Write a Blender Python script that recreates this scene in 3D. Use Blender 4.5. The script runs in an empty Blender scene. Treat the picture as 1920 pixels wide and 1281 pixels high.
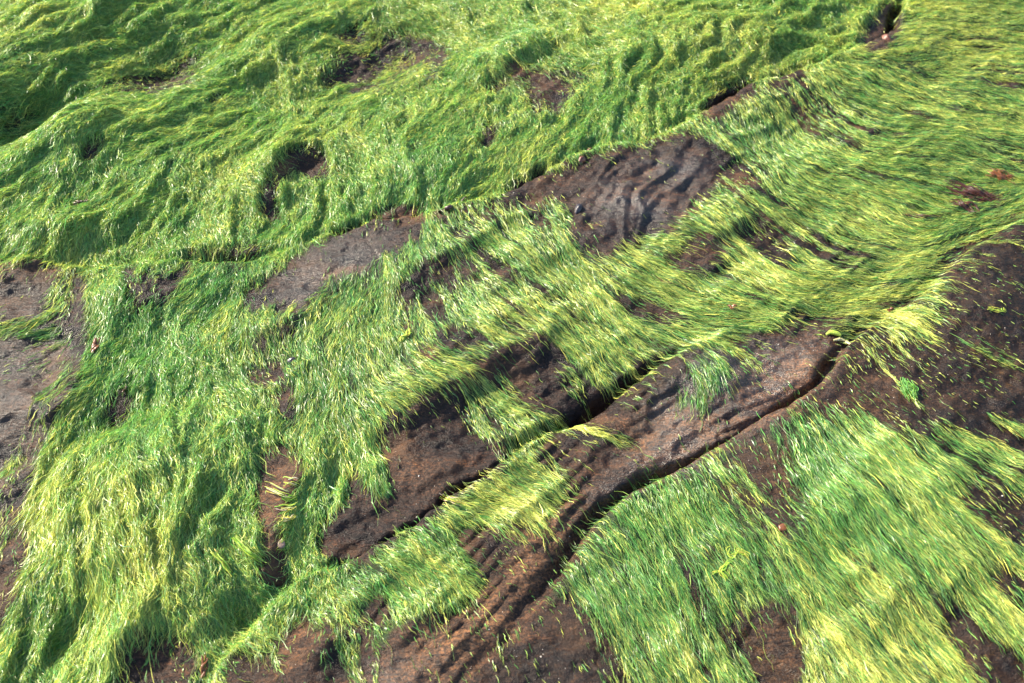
import bpy, math, random
import numpy as np

# ------------------------------------------------------------------ camera, sky, sun, exposure
SC = bpy.context.scene
COL = SC.collection
PITCH = math.radians(50.0)
CAMZ = 1.7
LENS = 40.0
cam_d = bpy.data.cameras.new('camera')
cam = bpy.data.objects.new('camera', cam_d)
COL.objects.link(cam)
cam.location = (0, 0, CAMZ)
cam.rotation_euler = (math.pi / 2 - PITCH, 0, 0)
cam_d.lens = LENS
cam_d.sensor_width = 36.0
cam_d.clip_start = 0.05
cam_d.clip_end = 300
cam_d.dof.use_dof = True
cam_d.dof.focus_distance = 2.12
cam_d.dof.aperture_fstop = 4.0
SC.camera = cam

SUN_AZ = math.radians(-62.0)     # clockwise from +Y (the view direction); negative: to the left
SUN_EL = math.radians(31.0)
w = bpy.data.worlds.new('World')
SC.world = w
w.use_nodes = True
nt = w.node_tree
bgn = nt.nodes['Background']
sky = nt.nodes.new('ShaderNodeTexSky')
sky.sky_type = 'NISHITA'
sky.sun_disc = False
sky.sun_elevation = SUN_EL
sky.sun_rotation = SUN_AZ
nt.links.new(sky.outputs[0], bgn.inputs[0])
bgn.inputs[1].default_value = 0.105

sun_d = bpy.data.lights.new('sun', 'SUN')
sun_d.energy = 4.7
sun_d.angle = math.radians(0.6)
sun_d.color = (1.0, 0.89, 0.70)
sun = bpy.data.objects.new('sun', sun_d)
COL.objects.link(sun)
from mathutils import Vector
sdir = Vector((math.sin(SUN_AZ) * math.cos(SUN_EL), math.cos(SUN_AZ) * math.cos(SUN_EL), math.sin(SUN_EL)))
sun.rotation_euler = sdir.to_track_quat('Z', 'Y').to_euler()
SC.view_settings.view_transform = 'Standard'
SC.view_settings.look = 'None'
SC.view_settings.exposure = 1.92
SC.view_settings.gamma = 1.0

# ------------------------------------------------------------------ pixel <-> ground
F = LENS / 36.0 * 1920.0
CP, SP = math.cos(PITCH), math.sin(PITCH)

def G(u, v, z=0.0):
    """point of the plane at height z seen at photograph pixel (u, v)"""
    a = (np.asarray(u, float) - 960.0) / F
    b = -(np.asarray(v, float) - 640.5) / F
    b = np.minimum(b, 0.95)
    dy = CP + b * SP
    dz = -SP + b * CP
    t = (z - CAMZ) / dz
    return a * t, dy * t

def P(x, y, z):
    zz = z - CAMZ
    d = y * CP - zz * SP
    d = np.maximum(d, 0.05)
    up = y * SP + zz * CP
    return 960.0 + x / d * F, 640.5 - up / d * F

# ------------------------------------------------------------------ noise
_r = np.random.RandomState(7)
_perm = _r.permutation(4096).astype(np.int64)
_ang = _r.rand(4096) * 2 * np.pi
_gx = np.cos(_ang).astype(np.float32)
_gy = np.sin(_ang).astype(np.float32)

def perlin(x, y, seed=0):
    x = np.asarray(x, np.float32) + 173.3 * seed
    y = np.asarray(y, np.float32) - 91.7 * seed
    xi = np.floor(x); yi = np.floor(y)
    fx = x - xi; fy = y - yi
    xi = xi.astype(np.int64); yi = yi.astype(np.int64)
    def g(ix, iy, dx, dy):
        h = _perm[(_perm[ix & 4095] + iy) & 4095]
        return _gx[h] * dx + _gy[h] * dy
    sx = fx * fx * fx * (fx * (fx * 6 - 15) + 10)
    sy = fy * fy * fy * (fy * (fy * 6 - 15) + 10)
    a = g(xi, yi, fx, fy); b = g(xi + 1, yi, fx - 1, fy)
    c = g(xi, yi + 1, fx, fy - 1); d = g(xi + 1, yi + 1, fx - 1, fy - 1)
    return 1.4 * ((a + sx * (b - a)) * (1 - sy) + (c + sx * (d - c)) * sy)

def fbm(x, y, seed=0, oct=4, gain=0.5):
    s = 0.0; a = 1.0; f = 1.0; n = 0.0
    for o in range(oct):
        s = s + a * perlin(x * f, y * f, seed * 7 + o)
        n += a; a *= gain; f *= 2.03
    return s / n * 1.5

def sstep(a, b, x):
    t = np.clip((x - a) / (b - a), 0, 1)
    return t * t * (3 - 2 * t)

# ------------------------------------------------------------------ the grid
STEP = 0.004
X0, X1, Y0, Y1 = -2.2, 2.2, 0.1, 3.6
gx = np.arange(X0, X1 + 1e-6, STEP)
gy = np.arange(Y0, Y1 + 1e-6, STEP)
NX, NY = len(gx), len(gy)
outx = STEP * np.cumsum(1.32 ** np.arange(1, 34))
outx = outx[outx < 90]
fx_ = np.concatenate([X0 - outx[::-1], gx, X1 + outx])
fy_ = np.concatenate([Y0 - outx[::-1], gy, Y1 + outx])
PX = len(outx)
XX, YY = np.meshgrid(fx_, fy_)            # shape (ny, nx)
XX = XX.astype(np.float32); YY = YY.astype(np.float32)

def curve_dist(pts, z=0.0, smooth=3):
    """signed distance (positive on the right / lower side walking from first to last point with
    the photograph upright), amplitude along the curve"""
    p = np.array(pts, float)
    if p.shape[1] == 2:
        p = np.c_[p, np.ones(len(p))]
    for _ in range(smooth - 1):            # Chaikin corner cutting
        a = p[:-1] * .75 + p[1:] * .25
        b = p[:-1] * .25 + p[1:] * .75
        q = np.empty((len(a) * 2 + 2, p.shape[1]))
        q[0] = p[0]; q[-1] = p[-1]; q[1:-1:2] = a; q[2:-1:2] = b
        p = q
    x, y = G(p[:, 0], p[:, 1], z)
    best = np.full(XX.shape, 1e9, np.float32)
    sgn = np.ones(XX.shape, np.float32)
    amp = np.zeros(XX.shape, np.float32)
    # work on a window round the curve only
    for i in range(len(x) - 1):
        ax, ay, bx, by = x[i], y[i], x[i + 1], y[i + 1]
        dx, dy = bx - ax, by - ay
        L2 = dx * dx + dy * dy + 1e-12
        t = np.clip(((XX - ax) * dx + (YY - ay) * dy) / L2, 0, 1)
        ex = XX - (ax + t * dx); ey = YY - (ay + t * dy)
        d2 = ex * ex + ey * ey
        m = d2 < best
        best = np.where(m, d2, best)
        cr = dx * ey - dy * ex
        sgn = np.where(m, np.where(cr > 0, -1, 1), sgn)
        amp = np.where(m, p[i, 2] + t * (p[i + 1, 2] - p[i, 2]), amp)
    return np.sqrt(best) * sgn, amp

# curves run from lower left to upper right, so that the signed distance is positive to the lower right
L1 = [(-1200, 470, .5), (-300, 492, .6), (0, 497, .7), (160, 503, .6), (330, 492, .8), (400, 497, 1.0), (480, 488, 1.0), (560, 460, .6),
      (640, 436, .8), (700, 424, 1.1), (780, 414, 1.1), (870, 392, .8), (960, 368, .8), (1030, 330, .9), (1100, 295, .8),
      (1220, 268, .5), (1270, 245, .6), (1340, 213, 1.2), (1390, 180, 1.3), (1450, 162, 1.1), (1560, 122, .9), (1640, 88, 1.1),
      (1675, 65, 1.5), (1690, 30, 1.6), (1705, -10, 1.5), (1780, -140, 1.2), (1900, -300, 1)]
L2 = [(560, 1900, 1), (870, 1285, .1), (940, 1220, .12), (1000, 1152, .2), (1040, 1105, .3), (1080, 1045, .45), (1112, 990, .7), (1150, 952, 1.1),
      (1200, 922, 1.1), (1270, 893, 1.4), (1340, 852, 1.4), (1400, 822, 1.3), (1480, 776, 1.2), (1530, 737, 1.2), (1560, 700, 1.1),
      (1590, 652, .8), (1640, 612, .25), (1700, 580, .15), (1750, 545, .2), (1790, 500, .35), (1830, 464, .4), (1920, 418, .2),
      (2200, 300, .2), (2700, 150, .3)]
L3 = [(300, 1500, .8), (395, 1285, .6), (430, 1228, .6), (480, 1165, .6), (540, 1112, .6), (600, 1076, .9), (640, 1064, 1.1), (700, 1040, 1.2),
      (760, 1002, 1.2), (830, 952, 1.2), (900, 907, 1.1), (950, 868, 1.1), (1000, 822, .9), (1080, 788, 1.0), (1140, 752, 1.0),
      (1200, 706, .8), (1260, 672, .6), (1330, 640, .3), (1400, 600, .1)]
s1, a1 = curve_dist(L1)
s2, a2 = curve_dist(L2, 0.0)
s3, a3 = curve_dist(L3)
wob = fbm(XX * 9, YY * 9, 3, 3)
jag = fbm(XX * 30, YY * 30, 4, 4, .6)
s1w = s1 + .006 * wob + .007 * jag; s2w = s2 + .004 * wob + .003 * jag; s3w = s3 + .005 * wob + .006 * jag

brk = np.clip(.75 + 1.1 * fbm(XX * 5, YY * 5, 5, 3), .12, 1.35)
def ledge(s, a, H, D, fall, wcre):
    """raised rim on the positive side with a crevice behind it"""
    D = D * brk; wcre = wcre * (.55 + .6 * brk)
    up = np.where(s > 0, np.exp(-s / fall), np.exp(-(s / (wcre * .45)) ** 2))
    cre = -np.exp(-((s + wcre) / wcre) ** 2) * (s < .5)
    return a * (H * up + D * cre)

H = np.zeros_like(XX)
H += ledge(s1w, a1, .016, .026, .22, .011)
H += ledge(s2w, a2, .028, .022, .32, .011)
H += ledge(s3w, a3, .019, .024, .16, .010)
# the bed beyond the first crevice stands a little higher again
H += .022 * sstep(.0, .30, -s1)
# the channel floor between the two lower ledges
far = sstep(3.0, 9.0, np.hypot(XX, YY - 1.5))

def stair(pts, Hh, rise, drop, smooth=3):
    """low step: gentle rise behind, short shaded drop in front (positive side), fading along its ends"""
    global H
    s, a = curve_dist(pts, 0.0, smooth)
    s = s + .004 * wob + .004 * jag
    Hh = Hh * .75
    H = H + a * Hh * np.where(s < 0, np.exp(-(s / rise) ** 2), np.exp(-(s / drop) ** 2))

stair([(715, 548, 0), (745, 546, .8), (800, 508, 1), (860, 472, 1), (910, 446, .8), (960, 425, 0)], .026, .09, .035)
stair([(770, 690, 0), (800, 655, .8), (835, 630, 1), (880, 620, .8), (930, 590, .7), (1000, 560, .6), (1060, 535, 0)], .024, .09, .035)
stair([(690, 840, 0), (720, 800, 1), (790, 755, 1), (860, 712, 1), (930, 668, 1), (1010, 632, 1), (1060, 640, .3), (1090, 650, 0)], .036, .10, .045)
stair([(455, 655, 0), (480, 640, .9), (520, 620, 1), (558, 603, .9), (600, 560, .4), (640, 530, 0)], .030, .07, .03)
stair([(1250, 500, 0), (1290, 475, .9), (1330, 450, 1), (1380, 430, 1), (1440, 410, .7), (1500, 395, 0)], .024, .09, .045)
stair([(1340, 575, 0), (1400, 560, .8), (1440, 545, .8), (1520, 520, .6), (1600, 500, .3), (1660, 480, 0)], .018, .08, .035)
stair([(1130, 590, 0), (1170, 555, .6), (1230, 545, .6), (1300, 520, 0)], .014, .06, .035)
stair([(880, 175, 0), (905, 165, .9), (950, 138, 1), (985, 115, 1), (1020, 100, .5), (1060, 90, 0)], .040, .07, .04)
stair([(470, 400, 0), (490, 380, .7), (515, 325, 1), (545, 292, 1), (600, 275, .7), (660, 260, 0)], .040, .07, .05)
stair([(130, 320, 0), (150, 290, 1), (175, 258, 1), (215, 245, .6), (260, 235, 0)], .040, .07, .04)
stair([(560, 300, 0), (620, 350, .5), (700, 300, .8), (800, 240, .8), (900, 210, .5), (940, 200, 0)], .030, .12, .10)
stair([(330, 250, 0), (420, 170, .8), (520, 110, 1), (600, 70, 1), (700, 30, .6), (800, 0, 0)], .045, .10, .06)
stair([(500, 185, 0), (560, 165, .8), (620, 125, .8), (680, 90, 0)], .03, .07, .03)
stair([(-300, 330, .6), (-60, 210, .8), (60, 130, 1), (150, 80, 1), (260, 40, .8), (380, -30, .5), (600, -120, 0)], .085, .2, .12)
stair([(-100, 420, .6), (60, 330, .7), (140, 250, .8), (260, 230, .5), (400, 215, 0)], .05, .12, .10)
stair([(1300, 290, 0), (1400, 215, .7), (1500, 160, 1), (1640, 110, .9), (1750, 60, .4), (1850, 20, 0)], .030, .06, .10)
stair([(1330, 420, 0), (1450, 360, .5), (1600, 290, .8), (1750, 240, .8), (1920, 180, .6), (2200, 60, 0)], .026, .12, .09)
stair([(1560, 400, 0), (1700, 330, .6), (1800, 300, .8), (1960, 270, .6), (2200, 220, 0)], .022, .10, .08)
# folds lower down
for q, hh in (([(480, 1110), (520, 1000), (560, 900), (600, 840)], .035), ([(600, 1070), (650, 960), (720, 890), (800, 850)], .014),
              ([(700, 1281), (740, 1200), (800, 1150), (840, 1130)], .022), ([(560, 1290), (620, 1200), (700, 1130)], .02),
              ([(790, 1290), (880, 1190), (960, 1110), (1040, 1000), (1120, 910)], .006),
              ([(820, 1100), (880, 1050), (960, 1000), (1000, 960)], .016), ([(205, 1300), (225, 1220), (275, 1178), (330, 1150)], .04),
              ([(360, 1190), (375, 1160), (400, 1150), (420, 1180)], .02),
              ([(1180, 800), (1240, 730), (1290, 670), (1340, 650)], .02), ([(1250, 860), (1380, 790), (1460, 720), (1520, 650)], .008), ([(1190, 830), (1280, 790), (1340, 770), (1400, 740)], .008), ([(1440, 800), (1500, 740), (1535, 690), (1550, 650)], .010), ([(760, 1285), (860, 1200), (960, 1120), (1020, 1050)], .010), ([(1010, 950), (1060, 900), (1110, 850), (1170, 790)], .010), ([(900, 1080), (970, 1020), (1030, 980)], .008), ([(1060, 860), (1130, 800), (1200, 745)], .008),
              ([(-100, 780), (30, 740), (90, 790), (150, 700), (170, 640)], .025), ([(-60, 960), (40, 900), (90, 820)], .03),
              ([(-60, 620), (60, 610), (140, 590)], .014), ([(-40, 560), (40, 530), (60, 510)], .02)):
    n = len(q)
    stair([(a, b, math.sin(math.pi * (i + .4) / (n - .2))) for i, (a, b) in enumerate(q)], hh, .035, .03)

def bump(u, v, ru, rv, ang, amp):
    """round swelling or hollow; radii in photograph pixels near the frame centre"""
    global H
    x, y = G(u, v)
    sc = 1.0 / 940.0 * (y * CP + CAMZ * SP) / 2.2
    c, s = math.cos(math.radians(ang)), math.sin(math.radians(ang))
    a = (XX - x) * c + (YY - y) * s
    b = -(XX - x) * s + (YY - y) * c
    H = H + amp * np.exp(-(a / (ru * sc)) ** 2 - (b / (rv * sc)) ** 2)

for b_ in ((30, 240, 110, 60, 35, -.06), (310, 150, 120, 50, 30, -.030), (745, 110, 130, 45, 35, -.03), (1420, 90, 160, 70, 30, .02),
           (240, 770, 90, 45, 30, -.03), (1105, 755, 55, 28, 35, -.03), (320, 950, 160, 190, 80, .05), (250, 560, 90, 60, 40, .03),
           (130, 1180, 90, 50, 60, -.035), (440, 1150, 50, 40, 30, -.035), (1600, 1000, 300, 150, -40, .03), (1800, 600, 160, 90, 40, .02),
           (1420, 1200, 70, 90, 70, -.012), (1330, 720, 60, 45, 40, .018), (60, 850, 100, 90, 40, -.02), (1050, 470, 120, 60, 30, .02),
           (640, 680, 90, 120, 60, .02), (1480, 260, 60, 60, 0, -.02), (1400, 440, 60, 30, 20, -.015), (790, 340, 130, 70, 35, .03),
           (100, 440, 120, 50, 20, .03), (1300, 100, 120, 60, 30, .02)):
    bump(*b_)

# medium and fine relief
ca, sa = math.cos(math.radians(38)), math.sin(math.radians(38))
AL = XX * ca + YY * sa
AC = -XX * sa + YY * ca
H += .024 * fbm(XX * 1.3, YY * 1.3, 11, 2)
H += .009 * fbm(AL * 2.6, AC * 6.5, 12, 3)
H += .0045 * fbm(AL * 8 + .4 * wob, AC * 24, 13, 3)
H += .0022 * fbm(XX * 42, YY * 42, 14, 3)
H -= .007 * np.abs(fbm(AL * 3.5 + .3 * wob, AC * 14, 15, 3)) * (s2 < 0)
H -= .0016 * np.abs(fbm(AL * 6 + .5 * wob, AC * 34, 17, 3)) * (s2 < .01)
H += .0010 * jag
def strata(s, lo, hi, freq, amp, seed):
    """thin broken beds that run along a ledge"""
    global H
    q = s * freq + .9 * fbm(XX * 2.4, YY * 2.4, seed, 2) + .12 * jag
    saw = q - np.floor(q)
    saw = np.where(saw < .86, saw / .86, (1 - saw) / .14)
    msk = sstep(lo - .03, lo + .02, s) * (1 - sstep(hi - .02, hi + .01, s)) * np.clip(.6 + 1.6 * fbm(XX * 6, YY * 6, seed + 1, 2), 0, 1.3)
    H = H + amp * msk * (saw - .5)
strata(s2, -.20, -.012, 42, .0042, 21)
strata(s3, -.16, -.010, 34, .0026, 23)
strata(s3, .01, .10, 36, .0015, 25)
strata(s1, .012, .12, 34, .0014, 27)
ox, oy = G(1180, 375)
om = np.exp(-((XX - ox) / .17) ** 2 - ((YY - oy) / .15) ** 2)
c6, s6 = math.cos(math.radians(62)), math.sin(math.radians(62))
QA = XX * c6 + YY * s6 + .02 * wob; QC = -XX * s6 + YY * c6 + .03 * fbm(XX * 7, YY * 7, 19, 2)
H += om * (.012 * (.5 - np.abs(fbm(QA * 2.2, QC * 15, 18, 2)) * 1.6) + .004 * (.5 - np.abs(fbm(QA * 4, QC * 38, 20, 2))))
H = H * (1 - far) + far * (.35 * fbm(XX * .35, YY * .35, 16, 3))
H = H.astype(np.float32)

sl = (slice(PX, PX + NY), slice(PX, PX + NX))
h = H[sl]
xg = XX[sl]; yg = YY[sl]
S1, S2, S3 = s1[sl], s2[sl], s3[sl]
ug, vg = P(xg, yg, h)

def samp(f, x, y):
    i = np.clip((x - X0) / STEP, 0, NX - 1.001)
    j = np.clip((y - Y0) / STEP, 0, NY - 1.001)
    i0 = i.astype(np.int32); j0 = j.astype(np.int32)
    fi = (i - i0).astype(np.float32); fj = (j - j0).astype(np.float32)
    a = f[j0, i0]; b = f[j0, i0 + 1]; c = f[j0 + 1, i0]; d = f[j0 + 1, i0 + 1]
    return (a + fi * (b - a)) * (1 - fj) + (c + fi * (d - c)) * fj

def samp0(f, x, y):
    i = np.clip((x - X0) / STEP + .5, 0, NX - 1).astype(np.int32)
    j = np.clip((y - Y0) / STEP + .5, 0, NY - 1).astype(np.int32)
    return f[j, i]

# ------------------------------------------------------------------ where algae grows (photograph outline of each bare patch, laid on the rock)
MS = 4
UM0, VM0 = -400, -400
MW, MH = (1920 + 800) // MS, (1281 + 800) // MS
mu, mv = np.meshgrid(UM0 + MS * (np.arange(MW) + .5), VM0 + MS * (np.arange(MH) + .5))

def poly_mask(pts):
    inside = np.zeros(mu.shape, bool)
    n = len(pts)
    for i in range(n):
        xa, ya = pts[i]; xb, yb = pts[(i + 1) % n]
        if ya == yb: continue
        c = ((ya > mv) != (yb > mv)) & (mu < (xb - xa) * (mv - ya) / (yb - ya) + xa)
        inside ^= c
    return inside

def blur(f, r, n=2):
    f = f.astype(np.float32)
    for _ in range(n):
        for ax in (0, 1):
            pad = [(0, 0), (0, 0)]; pad[ax] = (r + 1, r)
            c = np.cumsum(np.pad(f, pad, mode='edge'), axis=ax)
            if ax == 0: f = (c[2 * r + 1:] - c[:-2 * r - 1]) / (2 * r + 1)
            else: f = (c[:, 2 * r + 1:] - c[:, :-2 * r - 1]) / (2 * r + 1)
    return f

def EL(u, v, ru, rv, ang, n=14):
    c, s = math.cos(math.radians(ang)), math.sin(math.radians(ang))
    return [(u + ru * math.cos(t) * c - rv * math.sin(t) * s, v + ru * math.cos(t) * s + rv * math.sin(t) * c)
            for t in [2 * math.pi * k / n for k in range(n)]]

BARE = [  # (strength, blur radius in mask cells, outline)
 (1, 0, EL(425, 477, 88, 15, -3)), (1, 0, EL(748, 404, 62, 14, -5)), (1, 0, EL(985, 348, 50, 14, -32)), (1, 0, EL(1360, 187, 55, 18, -32)), (1, 0, EL(1650, 58, 46, 26, -40)), (1, 0, EL(1475, 147, 38, 11, -20)), (.9, 0, EL(70, 492, 80, 8, 3)),
 (1, 1, [(148, 308), (152, 288), (165, 265), (185, 255), (205, 265), (192, 282), (170, 298)]),
 (.8, 1, EL(208, 312, 18, 10, -30)), (.9, 1, EL(150, 380, 26, 8, -20)), (.8, 1, EL(345, 272, 12, 7, 0)),
 (.5, 4, EL(325, 140, 70, 42, -35)), (.6, 3, EL(230, 165, 50, 30, -30)), (.85, 1, EL(408, 195, 14, 20, 20)), (.9, 1, EL(275, 165, 25, 10, 0)),
 (1, 1, [(485, 397), (500, 360), (515, 325), (535, 292), (560, 285), (600, 293), (607, 320), (580, 342), (548, 325), (527, 345), (525, 380), (540, 395), (505, 402)]),
 (.8, 1, EL(625, 318, 25, 12, -20)), (.9, 1, EL(548, 165, 30, 7, -10)),
 (.62, 3, [(570, 165), (600, 130), (640, 60), (700, 50), (770, 60), (850, 85), (880, 115), (830, 145), (740, 150), (660, 170), (610, 180)]),
 (.95, 2, EL(665, 80, 26, 22, -20)), (.9, 2, EL(760, 100, 60, 22, -15)),
 (.7, 2, EL(590, 30, 45, 12, -10)), (.55, 3, EL(20, 245, 70, 45, -35)), (.6, 3, EL(-20, 200, 60, 50, 0)),
 (1, 1, [(890, 168), (918, 155), (950, 135), (985, 114), (992, 120), (968, 148), (950, 163), (915, 173)]),
 (.72, 2, [(970, 160), (1000, 130), (1040, 135), (1085, 160), (1075, 175), (1060, 200), (1020, 220), (980, 190)]),
 (.95, 1, EL(1042, 80, 17, 10, 20)), (1, 1, [(897, 248), (920, 232), (937, 245), (930, 262), (915, 282), (904, 270)]), (.6, 1, EL(770, 275, 35, 7, -35)),
 (.8, 1, EL(690, 315, 22, 9, -50)), (.6, 1, EL(400, 362, 14, 6, 0)),
 (1, 1, [(905, 388), (945, 372), (985, 345), (1030, 326), (1100, 293), (1160, 284), (1225, 265), (1260, 246), (1320, 256), (1375, 300), (1350, 330), (1325, 372),
         (1290, 395), (1250, 430), (1200, 445), (1150, 478), (1105, 480), (1062, 450), (1078, 425), (1075, 395), (1040, 368), (1000, 378), (950, 392), (900, 398)]),
 (.55, 3, EL(1400, 330, 60, 30, 40)), (1, 1, EL(985, 350, 40, 9, -30)),
 (1, 1, [(690, 412), (730, 397), (775, 398), (810, 402), (870, 382), (890, 378), (890, 392), (800, 420), (740, 424), (700, 426)]),
 (1, 1, [(560, 470), (600, 450), (640, 434), (700, 424), (790, 414), (800, 425), (770, 452), (720, 478), (660, 505), (620, 520), (590, 545), (565, 580), (520, 575), (440, 578), (450, 540), (500, 520), (545, 480)]),
 (.7, 1, EL(880, 430, 40, 12, -25)),
 (1, 1, [(-400, 480), (0, 500), (60, 498), (160, 507), (155, 530), (166, 580), (160, 650), (150, 700), (120, 760), (90, 800), (80, 870), (45, 960), (0, 1000), (-400, 1100)]),
 (.85, 2, [(45, 960), (80, 900), (60, 980), (50, 1100), (25, 1200), (0, 1281), (-400, 1300), (-400, 1000), (0, 1000)]),
 (1, 1, [(335, 480), (360, 488), (440, 478), (505, 463), (495, 480), (440, 496), (350, 494)]),
 (.7, 2, [(235, 505), (330, 500), (345, 520), (330, 560), (270, 590), (240, 570)]), (.9, 1, EL(60, 488, 70, 5, 3)),
 (.9, 1, [(468, 642), (500, 633), (530, 613), (558, 603), (551, 625), (530, 640), (480, 652)]),
 (.85, 1, [(465, 705), (490, 690), (533, 680), (530, 705), (510, 722), (480, 718)]), (.9, 1, [(512, 745), (545, 735), (560, 770), (555, 795), (530, 785), (505, 760)]),
 (.6, 2, EL(235, 765, 50, 28, -30)), (.5, 2, EL(310, 690, 25, 12, -40)), (.55, 2, EL(200, 745, 25, 30, 0)),
 (1, 1, [(722, 548), (750, 542), (800, 507), (860, 470), (905, 450), (920, 445), (880, 478), (850, 500), (800, 530), (770, 565), (740, 570)]),
 (.6, 2, EL(870, 505, 60, 22, -30)), (.55, 1, EL(945, 510, 25, 20, 0)),
 (.75, 1, [(780, 690), (795, 655), (830, 628), (870, 622), (905, 630), (880, 650), (825, 660), (800, 690)]),
 (1, 1, [(865, 705), (920, 670), (960, 650), (1010, 633), (1035, 640), (1070, 690), (1020, 715), (960, 705), (920, 722), (880, 715)]),
 (.62, 2, EL(1030, 735, 75, 45, 30)),
 (1, 1, [(706, 835), (722, 800), (790, 757), (850, 718), (880, 712), (865, 750), (850, 790), (900, 830), (950, 842), (942, 870), (900, 905), (840, 950), (760, 1000), (700, 1038), (640, 1062), (600, 1045), (610, 990), (640, 930), (660, 870), (690, 835)]),
 (.95, 2, EL(1110, 755, 42, 22, -25)), (.9, 2, [(1150, 556), (1180, 555), (1240, 570), (1285, 600), (1260, 605), (1200, 580)]),
 (1, 1, [(1268, 485), (1290, 465), (1330, 445), (1375, 440), (1365, 465), (1340, 495), (1300, 502), (1275, 498)]),
 (.88, 2, [(1385, 430), (1430, 430), (1475, 455), (1480, 485), (1455, 490), (1410, 470)]), (.75, 2, EL(1510, 445, 55, 14, 35)), (.8, 2, EL(1590, 480, 26, 14, 15)),
 (.75, 1, EL(1430, 548, 45, 12, -20)), (.7, 1, EL(1360, 560, 20, 10, 20)),
 (.72, 2, EL(1020, 550, 35, 12, 15)), (.6, 2, EL(960, 600, 40, 14, -25)), (.6, 1, EL(1090, 600, 25, 12, 20)), (.6, 2, EL(1240, 530, 30, 10, 10)),
 (.9, 1, EL(1215, 688, 40, 9, -25)), (.6, 2, EL(1440, 400, 60, 12, -20)), (.5, 2, EL(1530, 610, 60, 18, -10)),
 (.97, 1, [(1560, 618), (1592, 650), (1562, 700), (1532, 737), (1480, 778), (1400, 824), (1340, 854), (1270, 895), (1200, 922), (1150, 950), (1112, 988), (1080, 1045), (1040, 1105), (1000, 1150), (940, 1220),
         (870, 1290), (600, 1700), (500, 1700), (740, 1281), (830, 1180), (880, 1130), (960, 1060), (1000, 1010), (1060, 960), (1070, 890), (1110, 850), (1160, 800), (1190, 750), (1250, 695), (1300, 665), (1390, 645), (1480, 618)]),
 (.72, 2, [(1085, 770), (1190, 700), (1250, 690), (1190, 760), (1150, 810), (1100, 850), (1060, 890), (1000, 880), (1010, 840)]),
 (.88, 2, [(1500, 770), (1560, 715), (1600, 665), (1640, 650), (1680, 690), (1740, 640), (1780, 560), (1770, 530), (1800, 500), (1840, 462), (1920, 420), (2320, 300), (2320, 1000), (1960, 900), (1900, 880), (1850, 850),
          (1800, 800), (1760, 790), (1720, 810), (1660, 800), (1600, 770), (1560, 775), (1520, 760)]),
 (.6, 3, EL(1620, 640, 60, 18, -40)), (.75, 3, EL(1880, 960, 100, 45, 35)),
 (.92, 2, [(1085, 1120), (1040, 1110), (1000, 1152), (940, 1220), (870, 1290), (600, 1700), (1300, 1700), (1180, 1300), (1160, 1235), (1130, 1190), (1095, 1160)]),
 (.72, 3, [(1340, 860), (1420, 830), (1460, 850), (1480, 920), (1490, 1000), (1450, 1030), (1400, 960), (1340, 900)]),
 (.7, 2, EL(1345, 1035, 28, 22, -30)), (.62, 2, EL(1320, 1130, 18, 40, -25)),
 (1, 1, [(1420, 1150), (1470, 1150), (1490, 1190), (1500, 1240), (1490, 1290), (1500, 1500), (1440, 1500), (1425, 1290), (1405, 1220)]), (.85, 2, EL(1395, 1190, 30, 45, -15)),
 (.8, 1, EL(1608, 1055, 42, 12, 38)), (.62, 1, EL(1720, 1130, 60, 9, 38)), (.88, 2, EL(1800, 1180, 50, 28, 50)), (.9, 2, EL(1870, 1260, 70, 35, 30)), (.9, 2, EL(1905, 1105, 40, 22, 30)),
 (1, 1, [(205, 1300), (215, 1240), (240, 1200), (272, 1178), (285, 1200), (278, 1240), (300, 1300)]), (.72, 2, EL(330, 1240, 50, 50, 0)), (.95, 1, EL(383, 1163, 15, 15, 0)),
 (1, 1, [(485, 868), (520, 850), (575, 866), (570, 900), (555, 935), (540, 960), (528, 1010), (545, 1060), (530, 1095), (480, 1075), (488, 980), (480, 920)]),
 (.97, 1, EL(620, 1010, 25, 40, 20)),
 (.62, 2, [(395, 1300), (430, 1228), (480, 1180), (560, 1150), (640, 1150), (700, 1180), (720, 1300), (700, 1500), (300, 1500)]),
 (1, 1, [(410, 1300), (440, 1235), (490, 1190), (530, 1175), (570, 1200), (575, 1300)]),
 (1, 1, [(700, 1300), (710, 1240), (735, 1190), (765, 1165), (790, 1160), (830, 1150), (850, 1170), (760, 1290)]), (.85, 1, EL(705, 1150, 22, 30, 40)),
 (.85, 2, [(850, 1010), (880, 1000), (930, 1020), (960, 985), (1000, 980), (960, 1060), (900, 1110), (880, 1060)]), (1, 1, EL(895, 1010, 38, 16, -10)),
 (.75, 2, EL(1690, 560, 40, 12, 20)), (.9, 1, [(1755, 500), (1790, 465), (1830, 455), (1800, 490), (1770, 515)]), (.6, 2, EL(1870, 130, 55, 14, 25)), (.5, 2, EL(1860, 90, 40, 10, 5)),
 (1, 1, EL(1665, 25, 16, 32, 25)), (1, 1, EL(1640, 65, 26, 18, -20)), (1, 1, EL(1355, 185, 42, 13, -32)), (1, 1, EL(1470, 147, 26, 6, -20)), (.9, 1, EL(1910, 298, 16, 8, 0)),
 (.45, 4, EL(1540, 210, 90, 28, 40)), (.4, 4, EL(1640, 270, 110, 24, 20)),
 (.8, 1, EL(1840, 370, 30, 8, 15)), (.6, 1, EL(1850, 335, 30, 7, 5)),
]
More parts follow.
